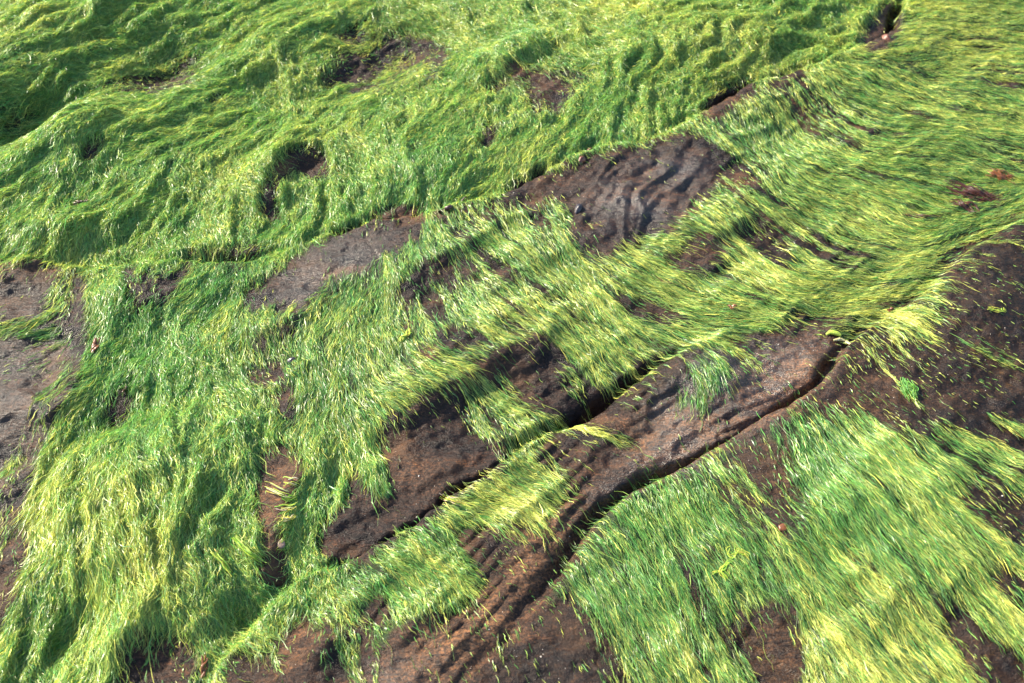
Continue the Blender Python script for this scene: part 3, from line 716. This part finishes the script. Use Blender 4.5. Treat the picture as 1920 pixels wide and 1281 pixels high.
YEL = fbm(xg * 2.2, yg * 2.2, 81, 3)
# yellower or greener growth by place, sunlit yellow painted in (pixel u, v, radius, amount)
ybias = np.zeros(xg.shape, np.float32)
for u_, v_, r_, am in ((1240, 1080, 150, -.25), (1560, 930, 190, -.3), (1750, 1020, 120, -.2), (150, 60, 160, .10), (60, 1150, 120, .1), (300, 110, 260, -.12), (1000, 60, 300, -.08), (1200, 620, 140, .35), (1000, 660, 120, .2), (1700, 470, 200, .25), (1480, 560, 120, .15), (200, 950, 130, .3), (330, 1050, 100, .2), (800, 1070, 90, .25), (950, 920, 90, .35),
                       (1120, 790, 80, .4), (1800, 80, 160, .25), (1600, 1180, 170, .2), (1750, 1230, 100, .15), (1900, 830, 90, .35), (780, 760, 80, .25), (1350, 470, 90, .2), (520, 120, 60, .3), (980, 300, 60, .25), (1420, 100, 120, .1),
                       (300, 600, 160, -.35), (250, 770, 90, -.3), (600, 650, 110, -.15), (820, 340, 90, -.3), (1060, 470, 80, -.1), (1520, 230, 130, -.15), (1280, 1050, 120, -.15), (1540, 860, 120, -.3), (600, 900, 60, -.25), (430, 1080, 80, -.15), (1100, 240, 80, -.3), (640, 380, 80, -.3), (1320, 740, 80, -.5), (450, 520, 60, -.35), (1650, 360, 70, -.1)):
    ybias += am * np.exp(-((ug - u_) ** 2 + (vg - v_) ** 2) / (r_ * r_))

def grow(n_clump, per, K, seed, xr, yr, wid, thin=1.0, viewonly=None, sparse_mode=False):
    r = np.random.RandomState(seed)
    cxr = r.uniform(*xr, n_clump); cyr = r.uniform(*yr, n_clump)
    iv = in_view(cxr, cyr)
    if viewonly is not None:
        k = iv if viewonly else ~iv
        cxr, cyr = cxr[k], cyr[k]
    dn = samp(DENS, cxr, cyr)
    tc = samp(THINF, cxr, cyr)
    k = r.rand(len(cxr)) < dn ** (1.2 + .9 * tc) * (1 - .42 * tc) + .006 * (samp(COV, cxr, cyr) > .08)
    if sparse_mode:
        k = r.rand(len(cxr)) < np.clip(.04 + 1.7 * samp(COV, cxr, cyr), 0, .7) * np.clip(.45 + .55 * samp(STRK3, cxr, cyr) + .5 * samp(YEL, cxr, cyr), 0, 1)
    cxr, cyr = cxr[k], cyr[k]
    nc = len(cxr)
    # clump properties
    mt = samp(MAT, cxr, cyr); dis = samp(DIS, cxr, cyr); ln = samp(LEN, cxr, cyr) * r.uniform(.35, .85, nc) * np.where(r.rand(nc) < .15, 1.7, 1)
    sparse = samp(DENS, cxr, cyr)
    ln *= (.45 + .55 * sparse) * (1 - .12 * samp(THINF, cxr, cyr))
    if sparse_mode: ln = ln * .75
    crad = (.0008 + .30 * mt) * r.uniform(.6, 1.5, nc)
    crad = np.minimum(crad, .009)
    yel = np.clip(.31 + .28 * samp(YEL, cxr, cyr) + .75 * samp(ybias, cxr, cyr) + .10 * samp(STRK, cxr, cyr) + .16 * samp(STRK3, cxr, cyr) * (.4 + .6 * samp(THINF, cxr, cyr)) + .26 * r.randn(nc) - .05, 0, 1)
    drk = np.clip(.14 + .14 * samp(THINF, cxr, cyr) + .26 * r.randn(nc) - .10 * samp(STRK, cxr, cyr), 0, .9)
    cw = .18 * r.randn(nc) * (.4 + 1.6 * dis)
    cph = r.uniform(0, 6.28, nc)
    # strands
    ci = np.repeat(np.arange(nc), per)
    n = len(ci)
    a = r.uniform(0, 6.28, n); rr = np.sqrt(r.rand(n)) * crad[ci]
    x = cxr[ci] + rr * np.cos(a); y = cyr[ci] + rr * np.sin(a)
    # slide the root backwards along the flow at random, so clumps do not start on one line
    back = r.uniform(-.5, .5, n) * ln[ci] * (.7 + 1.5 * samp(THINF, x, y))
    x -= back * samp0(VX, x, y); y -= back * samp0(VY, x, y)
    L = ln[ci] * r.uniform(.6, 1.25, n)
    lay = r.rand(n) ** .8
    aoff = cw[ci] + .16 * r.randn(n) * (.35 + 1.5 * dis[ci])
    wf = r.uniform(1.0, 3.2, n); wph = cph[ci] + .7 * r.randn(n)
    wamp = (.20 + .70 * dis[ci]) * r.uniform(.3, 1.1, n)
    curl = r.randn(n) * .35 * dis[ci]
    arch = r.uniform(0, 1, n) * (.0004 + .20 * mt[ci])
    ex, ey = x + L * samp0(VX, x, y), y + L * samp0(VY, x, y)
    th = r.rand(n) * .62 + .02
    if sparse_mode: th = th * 0 - 1
    ok = (samp(DENS, ex, ey) > th * .9) & (samp(DENS, .5 * (x + ex), .5 * (y + ey)) > th * .9)
    ok |= r.rand(n) < .02
    gate = .62 + .36 * samp(STRK3, x, y) + .18 * samp(STRK2, x, y)
    ok &= (r.rand(n) < gate) | (r.rand(n) > samp(THINF, x, y))
    ci, x, y, L, lay, aoff, wf, wph, wamp, curl, arch = [q[ok] for q in (ci, x, y, L, lay, aoff, wf, wph, wamp, curl, arch)]
    n = len(ci)
    W = wid * r.uniform(.55, 1.5, n) * thin
    PXs = np.empty((n, K), np.float32); PYs = PXs.copy(); PZs = PXs.copy()
    dxs = PXs.copy(); dys = PXs.copy()
    px_, py_ = x.copy(), y.copy()
    for k in range(K):
        t = k / (K - 1)
        an = samp0(ANG, px_, py_) + aoff + wamp * np.sin(wph + wf * 6.28 * t) + curl * t
        dx, dy = np.cos(an), np.sin(an)
        hz = samp(HS, px_, py_)
        mh = samp(MATH, px_, py_) * np.clip(samp(DENS, px_, py_) * 1.4, .12, 1)
        lift = mh * (.25 + .75 * lay) * min(1, .15 + 2.6 * t) + arch * math.sin(math.pi * min(1, t * 1.05)) + .0008
        PXs[:, k] = px_; PYs[:, k] = py_; PZs[:, k] = hz + lift
        dxs[:, k] = dx; dys[:, k] = dy
        px_ = px_ + dx * L / (K - 1); py_ = py_ + dy * L / (K - 1)
    # strands bridge over narrow cracks instead of following every dip
    PZs[:, 1:-1] = np.maximum(PZs[:, 1:-1], .5 * (PZs[:, :-2] + PZs[:, 2:]) - .0015)
    tilt = r.uniform(-.9, .9, n)
    prof = np.array([.55] + [1.0] * (K - 3) + [.8, .25]) if K > 4 else np.array([.7, 1, .9, .3])[:K]
    hw = W[:, None] * prof[None, :] * .5
    twist = tilt[:, None] + r.uniform(-1.8, 1.8, n)[:, None] * np.linspace(0, 1, K)[None, :]
    nx = -dys * np.cos(twist); ny = dxs * np.cos(twist); nz = np.sin(twist)
    V = np.empty((n, K, 2, 3), np.float32)
    for s_, sg in ((0, 1), (1, -1)):
        V[:, :, s_, 0] = PXs + sg * hw * nx; V[:, :, s_, 1] = PYs + sg * hw * ny; V[:, :, s_, 2] = PZs + sg * hw * nz
    rnd = r.rand(n, 2)
    base = palette(yel[ci] + .24 * r.randn(n), drk[ci] + .12 * r.randn(n), rnd)
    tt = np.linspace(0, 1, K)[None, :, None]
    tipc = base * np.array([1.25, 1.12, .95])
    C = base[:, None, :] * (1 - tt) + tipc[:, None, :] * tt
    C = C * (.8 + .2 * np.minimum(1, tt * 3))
    C = C * r.uniform(.72, 1.28, (len(C), K, 1))
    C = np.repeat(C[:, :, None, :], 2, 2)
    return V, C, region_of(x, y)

PARTS = []
AREA = (X1 - X0) * (Y1 - Y0)
# in view: dense; a broad lower layer, then fine upper strands
PARTS.append(grow(46000, 8, 5, 1, (-1.75, 1.75), (.4, 3.05), .0012, viewonly=True))
PARTS.append(grow(450000, 7, 6, 2, (-1.75, 1.75), (.4, 3.05), .00064, viewonly=True))
PARTS.append(grow(190000, 2, 5, 4, (-1.75, 1.75), (.4, 3.05), .0010, viewonly=True, sparse_mode=True))
# margins, coarser
PARTS.append(grow(60000, 6, 6, 3, (-2.15, 2.15), (.15, 3.5), .0021, viewonly=False))

def build_strands():
    for r_ in range(6):
        vs, cs, qs = [], [], []
        off = 0
        for V, C, R in PARTS:
            m = R == r_
            v = V[m]; n, K = v.shape[:2]
            if n == 0: continue
            ix = (np.arange(n * K * 2).reshape(n, K, 2) + off)
            q = np.stack([ix[:, :-1, 0], ix[:, 1:, 0], ix[:, 1:, 1], ix[:, :-1, 1]], -1).reshape(-1, 4)
            vs.append(v.reshape(-1, 3)); cs.append(C[m].reshape(-1, 3)); qs.append(q); off += n * K * 2
        # matted under-layer, a sheet of the same growth lying on the rock
        sel = UNDER_SEL(r_)
        used, v, q = sub_mesh('u', sel, None)
        gi = GRIDIDX[used]
        v[:, 2] += UZ.ravel()[gi]
        vs.append(v); cs.append(UC.reshape(-1, 3)[gi]); qs.append(q + off)
        o = mesh_np('green_algae', np.concatenate(vs), np.concatenate(qs), ALG, cols=(('tint', np.concatenate(cs)),))
        tag(o, ALAB[r_], 'green algae', kind='stuff')
        print('algae', r_, len(o.data.polygons))

UC0 = sstep(.55, 1, blur(DENS, 1, 1)) * (1 - .999 * sstep(.3, .9, THINF))
UZ = MATH * .42 * UC0 - .0040 + .0045 * UC0 + .0012 * fbm(xg * 90, yg * 90, 91, 2) * DENS
un = fbm(xg * 60, yg * 60, 92, 3)
UC = np.stack([.028 + .02 * un, .085 + .05 * un, .024 + .008 * un], -1).clip(.004, 1)  # coloured dark so the gaps between strands look shaded
GRIDIDX = np.full(FH * FW, 0, np.int64)
inner = np.zeros((FH, FW), bool); inner[sl] = True
gi_ = np.zeros((FH, FW), np.int64); gi_[sl] = np.arange(NY * NX).reshape(NY, NX)
GRIDIDX = gi_.ravel()
RG = region_of(xg.astype(np.float64), yg.astype(np.float64))
def UNDER_SEL(r_):
    rr = np.full((FH, FW), -1); rr[sl] = np.where(UC0 > .02, RG, -1)
    a = rr[:-1, :-1] == r_
    b = inner[:-1, :-1] & inner[1:, 1:]
    return (a & b).ravel()
build_strands()

# ------------------------------------------------------------------ small things lying on the rock and the algae
def surf(u, v, top=False):
    """point of the rock (or of the algae, top=True) seen at photograph pixel (u, v)"""
    z = 0.0
    for _ in range(12):
        x, y = G(u, v, z)
        x = float(np.clip(x, X0, X1)); y = float(np.clip(y, Y0, Y1))
        zn = float(samp(h, x, y)) + (float(samp(UZ, x, y)) + .004 if top and samp(DENS, x, y) > .3 else 0.0)
        z = .5 * z + .5 * zn
    return x, y, z

def simple_mat(name, stops, scale, rough=.5, spec=.5, bump=.0, transl=0.0):
    m, t, b = new_mat(name)
    tc = t.nodes.new('ShaderNodeTexCoord')
    n = nnoise(t, tc.outputs['Object'], scale, 5, .65)
    c = ramp(t, n.outputs[0], stops)
    link(t, c.outputs[0], b.inputs['Base Color'])
    b.inputs['Roughness'].default_value = rough; b.inputs['Specular IOR Level'].default_value = spec
    if bump:
        bn = t.nodes.new('ShaderNodeBump'); bn.inputs['Strength'].default_value = .8; bn.inputs['Distance'].default_value = bump
        link(t, n.outputs[0], bn.inputs['Height']); link(t, bn.outputs[0], b.inputs['Normal'])
    return m

M_RED = simple_mat('red_seaweed', [(.3, (.020, .007, .005)), (.55, (.055, .017, .008)), (.75, (.14, .045, .014))], 90, .35, .5, .0008)
M_ORG = simple_mat('orange_seaweed', [(.3, (.05, .016, .006)), (.6, (.14, .048, .012)), (.8, (.28, .12, .03))], 90, .35, .5, .0008)
M_DRK = simple_mat('dark_shell', [(.3, (.008, .007, .010)), (.6, (.030, .022, .026)), (.8, (.09, .05, .04))], 180, .3, .6, .0006)
M_PAL = simple_mat('pale_shell', [(.3, (.10, .06, .045)), (.6, (.20, .13, .095)), (.8, (.34, .25, .18))], 160, .45, .5, .0006)
M_STN = simple_mat('rusty_stone', [(.3, (.030, .010, .008)), (.5, (.10, .028, .015)), (.75, (.26, .09, .035))], 110, .45, .5, .0018)
M_FOAM = simple_mat('dried_scum', [(.3, (.22, .20, .07)), (.55, (.48, .44, .22)), (.8, (.75, .72, .55))], 160, .5, .4, .0012)
M_WITH = algae_material('withered_algae', .25, .5, .3)
M_TWIG = simple_mat('wet_wood', [(.3, (.018, .007, .007)), (.6, (.055, .018, .016)), (.8, (.11, .045, .03))], 120, .4, .5, .0010)

def tube_path(pts, rad, seg=6, flat=1.0):
    """closed tapered tube; flat < 1 squashes it into a blade"""
    pts = [Vector(p) for p in pts]
    n = len(pts); V = []; Q = []
    for i, p in enumerate(pts):
        d = (pts[min(i + 1, n - 1)] - pts[max(i - 1, 0)])
        d = d.normalized() if d.length > 1e-9 else Vector((1, 0, 0))
        side = d.cross(Vector((0, 0, 1)))
        side = side.normalized() if side.length > 1e-6 else Vector((1, 0, 0))
        up = side.cross(d)
        r_ = rad[i] if hasattr(rad, '__len__') else rad
        for k in range(seg):
            a = 2 * math.pi * k / seg
            V.append(p + side * math.cos(a) * r_ + up * math.sin(a) * r_ * flat)
    for i in range(n - 1):
        for k in range(seg):
            a = i * seg + k; b = i * seg + (k + 1) % seg
            Q.append((a, b, b + seg, a + seg))
    return V, Q

def thing_mesh(name, label, cat, chunks, mat, origin, group=None, tints=None, parent=None):
    V, Q, C = [], [], []
    for j, (v, q) in enumerate(chunks):
        o = len(V)
        V += [Vector(p) - Vector(origin) for p in v]; Q += [tuple(i + o for i in f) for f in q]
        if tints: C += [tints[j]] * len(v)
    me = bpy.data.meshes.new(name); me.from_pydata([tuple(p) for p in V], [], Q)
    me.polygons.foreach_set('use_smooth', [True] * len(Q)); me.materials.append(mat)
    if tints:
        a = me.attributes.new('tint', 'FLOAT_COLOR', 'POINT')
        a.data.foreach_set('color', np.c_[np.array(C), np.ones(len(C))].astype(np.float32).ravel())
    ob = bpy.data.objects.new(name, me); COL.objects.link(ob)
    ob.location = origin
    if parent: ob.parent = parent
    if label: tag(ob, label, cat, group)
    return ob

rnd = random.Random(11)
def scrap(u0, v0, u1, v1, nb, wid, mat, label, name='seaweed_scrap', cat='seaweed', group='reddish brown seaweed scraps', spread=10, wig=5):
    ch = []
    for b in range(nb):
        du, dv = rnd.uniform(-spread, spread), rnd.uniform(-spread * .6, spread * .6)
        f0 = rnd.uniform(0, .35) if b else 0; f1 = rnd.uniform(.65, 1) if b else 1
        ph = rnd.uniform(0, 6); pts = []; rads = []; slew = rnd.uniform(-.25, .25) * (v1 - v0 + u1 - u0) * .3
        K = 11
        for i in range(K):
            t = f0 + (f1 - f0) * i / (K - 1)
            s_ = math.sin(ph + 5 * t) * wig + math.sin(ph * 2 + 13 * t) * wig * .4
            nu, nv = -(v1 - v0), (u1 - u0); ln = math.hypot(nu, nv) + 1e-6
            x, y, z = surf(u0 + (u1 - u0) * t + du + nu / ln * s_, v0 + (v1 - v0) * t + dv + nv / ln * s_ + slew * (t - .5), True)
            pts.append((x, y, z + .003 + .002 * b / nb + .002 * math.sin(ph + 9 * t)))
            rads.append(wid * (.25 + .75 * math.sin(math.pi * min(.97, (i + .6) / K))) * rnd.uniform(.7, 1.2))
        ch.append(tube_path(pts, rads, 6, .28))
    return thing_mesh(name, label, cat, ch, mat, surf(u0, v0, True), group)

scrap(1765, 352, 1880, 376, 26, .0019, M_RED, 'longest reddish brown seaweed scrap lying on green algae near the right edge', spread=12)
scrap(1840, 324, 1902, 340, 20, .0017, M_ORG, 'orange brown seaweed scrap, topmost of the cluster near the right edge', spread=8)
scrap(1780, 375, 1838, 398, 14, .0016, M_RED, 'small reddish seaweed scrap just below the longest one near the right edge', spread=6)
scrap(1688, 400, 1765, 415, 6, .0015, M_RED, 'thin dark red seaweed strand, leftmost of the right-hand cluster', spread=3, wig=2)
scrap(1358, 571, 1380, 580, 3, .0024, M_ORG, 'tiny orange seaweed scrap beside a bare dark patch right of centre', spread=3, wig=2)
scrap(1662, 582, 1686, 588, 4, .0028, M_ORG, 'orange seaweed scrap at the upper edge of the dark lower right slab', spread=4, wig=2)
scrap(186, 637, 172, 664, 6, .0030, M_ORG, 'rusty brown seaweed tuft beside the bare rocks at the left edge', spread=4, wig=2)
scrap(241, 727, 229, 738, 3, .0020, M_RED, 'small brown seaweed shred in the dark hollow of the left mat', spread=2, wig=1)
scrap(386, 1228, 380, 1281, 4, .0024, M_ORG, 'stringy orange brown seaweed hanging at the bottom edge left of centre', spread=3, wig=4)
scrap(134, 384, 168, 378, 4, .0022, M_RED, 'small red brown seaweed shred on a bare spot of the upper left mat', spread=4, wig=2)
scrap(899, 163, 912, 160, 2, .0022, M_RED, 'short brown seaweed stub at the foot of a bare rock near the top', spread=3, wig=1)

# stick in the long crevice
tp = []
for i in range(9):
    t = i / 8
    x, y, z = surf(824 + 52 * t, 401 - 20 * t, True)
    tp.append((x, y, z + .006 + .002 * math.sin(4 * t)))
thing_mesh('twig', 'dark reddish twig lying along the long crevice above the middle ledge', 'twig', [tube_path(tp, [.003, .004, .0042, .0046, .005, .0046, .0052, .005, .003], 8), tube_path([tp[6], tuple(np.array(tp[6]) + np.array((.008, .008, .008))), tuple(np.array(tp[6]) + np.array((.013, .010, .010)))], [.0025, .002, .001], 6)], M_TWIG, surf(824, 401, True))

def dome(u, v, rx, ry, hh, rot, ribs, mat, label, name, cat, group=None, spire=0.0, rough=0.0):
    x0, y0, z0 = surf(u, v)
    V = []; Q = []; NR, NS = 9, 28
    for i in range(NR + 1):
        f = i / NR
        for k in range(NS):
            a = 2 * math.pi * k / NS
            rr = f * (1 + .06 * math.sin(a * ribs) * f) * (1 + rough * rnd.uniform(-1, 1))
            px = rr * rx * math.cos(a) + spire * (1 - f) * rx * .4; py = rr * ry * math.sin(a)
            z = hh * (1 - f ** 1.6) - .003 * (f > .99)
            if spire: z += hh * .10 * math.sin(f * 16 + a)
            c, s_ = math.cos(rot), math.sin(rot)
            V.append(Vector((x0 + px * c - py * s_, y0 + px * s_ + py * c, z0 + z)))
    for i in range(NR):
        for k in range(NS):
            a = i * NS + k; b = i * NS + (k + 1) % NS
            Q.append((a, a + NS, b + NS, b))
    return thing_mesh(name, label, cat, [(V, Q)], mat, (x0, y0, z0), group)

dome(549, 676, .0125, .0095, .007, .1, 11, M_DRK, 'dark ribbed limpet at the edge of bare rock left of centre', 'limpet', 'limpet')
dome(525, 1018, .0085, .010, .0022, .5, 13, M_PAL, 'pale brown limpet on the bare rock strip in the lower left', 'limpet', 'limpet')
dome(1084, 391, .008, .015, .010, -.35, 3, M_DRK, 'black sea snail clinging to the folded bare outcrop', 'sea_snail', 'snail', spire=.8, rough=.03)
dome(1106, 288, .018, .013, .016, .5, 5, M_STN, 'rusty red lump of stone on the crevice edge above the folded outcrop', 'stone', 'stone', rough=.16)
dome(1090, 300, .013, .009, .009, .9, 4, M_STN, 'smaller rusty stone just below left of the red lump', 'stone', 'stone', rough=.16)
dome(1470, 988, .010, .008, .0026, .3, 6, M_ORG, 'orange weed-crusted stone among the combed strands of the lower right slab', 'stone', 'stone', rough=.15)
dome(1663, 72, .011, .016, .010, .3, 4, M_STN, 'rusty orange stone in the pool at the top right crevice', 'stone', 'stone', rough=.12)

def tuft(paths, n, wid, tints, label, cat, name='loose_algae', spread=4, lift=.004, mat=None, group=None):
    """loose strands following pixel paths over the surface"""
    ch = []; tn = []
    org = surf(*paths[0][0], True)
    for p in paths:
        p = np.array(p, float)
        for j in range(n):
            du, dv = rnd.gauss(0, spread), rnd.gauss(0, spread)
            f0 = rnd.uniform(0, .25); f1 = rnd.uniform(.7, 1)
            pts = []; K = 12; ph = rnd.uniform(0, 6)
            for i in range(K):
                t = (f0 + (f1 - f0) * i / (K - 1)) * (len(p) - 1)
                i0 = min(int(t), len(p) - 2); q = p[i0] + (p[i0 + 1] - p[i0]) * (t - i0)
                x, y, z = surf(q[0] + du + 1.5 * math.sin(ph + 5 * t), q[1] + dv + 1.5 * math.cos(ph + 4 * t), True)
                pts.append((x, y, z + lift * (.4 + rnd.random() * .15 + .6 * (j / n))))
            ch.append(tube_path(pts, [wid * rnd.uniform(.7, 1.1) * (1 if i < K - 2 else .5) for i in range(K)], 4, .4))
            c = rnd.choice(tints); tn.append(tuple(k * rnd.uniform(.8, 1.2) for k in c))
    return thing_mesh(name, label, cat, ch, mat or ALG, org, group, tints=tn)

YG = [(.42, .52, .07), (.25, .42, .05), (.55, .56, .11)]
PALE = [(.55, .50, .32), (.45, .42, .22), (.62, .50, .42)]
tuft([[(1370, 1030), (1362, 1040), (1370, 1050), (1380, 1045), (1385, 1030), (1370, 1022)], [(1375, 1050), (1362, 1062), (1352, 1072), (1362, 1085), (1370, 1092)], [(1378, 1032), (1398, 1040), (1405, 1050)], [(1350, 1075), (1335, 1078)]], 9, .0009, YG,
     'curled loose clump of yellow-green algae on the lower right slab', 'algae clump', spread=2.5)
tuft([[(1690, 715), (1697, 730), (1705, 745)], [(1697, 722), (1712, 735), (1712, 750)]], 28, .0010, [(.13, .33, .05), (.10, .28, .06), (.2, .4, .05)], 'small isolated bright green tuft on bare dark rock at the right', 'algae tuft', spread=4, lift=.008)
tuft([[(1850, 580), (1865, 583), (1885, 586)], [(1880, 580), (1884, 586)]], 8, .0010, YG, 'single pale strand of algae lying on the dark slab near the right edge', 'algae strand', spread=1.5)
tuft([[(822, 935), (838, 942), (856, 948), (880, 958)], [(828, 925), (842, 938), (860, 942)]], 7, .0009, PALE + YG, 'frayed pale end of the small mat overhanging the black crevice', 'frayed algae', spread=3, lift=.012)
tuft([[(528, 935), (540, 938), (558, 936)], [(530, 975), (545, 972), (560, 966)], [(520, 955), (540, 955), (560, 950)], [(532, 908), (545, 905), (560, 908)], [(495, 915), (520, 925), (545, 935)]], 7, .0009, PALE + YG, 'fringe of sunlit pale strands across the bare rock strip at lower left', 'algae fringe', spread=4, lift=.008)
tuft([[(768, 622), (763, 632), (752, 640), (750, 646)], [(766, 618), (770, 626), (760, 634)]], 6, .0010, YG, 'small looped yellow strand lying on the combed green algae in the centre', 'algae strand', spread=1.5, lift=.008)
tuft([[(440, 1010), (470, 1040), (500, 1060)], [(400, 1040), (420, 1060), (440, 1090)]], 10, .0010, YG, 'loose diagonal wisps of algae near the bare strip at lower left', 'algae wisps', spread=3, lift=.016)

# pale scum caught under the rim of the lower slab
fp = [surf(u, v) for u, v in ((1562, 640), (1574, 638), (1586, 642), (1594, 648))]
thing_mesh('dried_scum', 'pale yellowish lump of scum caught at the rim of the rusty channel', 'scum', [tube_path([(a, b, c + .003) for a, b, c in fp], [.002, .0042, .0045, .002], 8, .6)], M_FOAM, fp[0])
fp = [surf(u, v) for u, v in ((1548, 630), (1556, 625), (1570, 628), (1576, 632))]
thing_mesh('algae_lump', 'small bright yellow-green algae lump above the pale scum', 'algae clump', [tube_path([(a, b, c + .004) for a, b, c in fp], [.002, .0055, .0055, .003], 8, .6)], simple_mat('lump_algae', [(.3, (.16, .26, .03)), (.6, (.38, .46, .05)), (.8, (.5, .52, .1))], 300, .5, .4, .002), fp[0])

# grit: tiny shell fragments strewn over the slabs, far too many to count
r = np.random.RandomState(9)
gv, gq = [], []
for i in range(2600):
    x, y = r.uniform(-1.3, 1.5), r.uniform(.6, 2.7)
    if samp(DENS, x, y) > .4 or not in_view(x, y): continue
    z = float(samp(h, x, y)); s_ = r.uniform(.0004, .0010) * (1 + (r.rand() > .93))
    k = len(gv)
    for dx, dy, dz in ((-1, 0, 0), (0, -1, 0), (1, 0, .4), (0, 1, .2), (0, 0, 1.3)):
        gv.append((x + dx * s_ * r.uniform(.6, 1.3), y + dy * s_ * r.uniform(.6, 1.3), z + dz * s_ * r.uniform(.6, 1) - .0001))
    gq += [(k, k + 1, k + 4), (k + 1, k + 2, k + 4), (k + 2, k + 3, k + 4), (k + 3, k, k + 4)]
me = bpy.data.meshes.new('shell_grit'); me.from_pydata(gv, [], gq)
me.materials.append(simple_mat('shell_grit', [(.3, (.30, .24, .18)), (.7, (.75, .70, .64))], 60, .4))
tag(bpy.data.objects.new('shell_grit', me), 'tiny pale shell fragments strewn over the bare rock', 'shell grit', kind='stuff')
COL.objects.link(bpy.data.objects['shell_grit'])
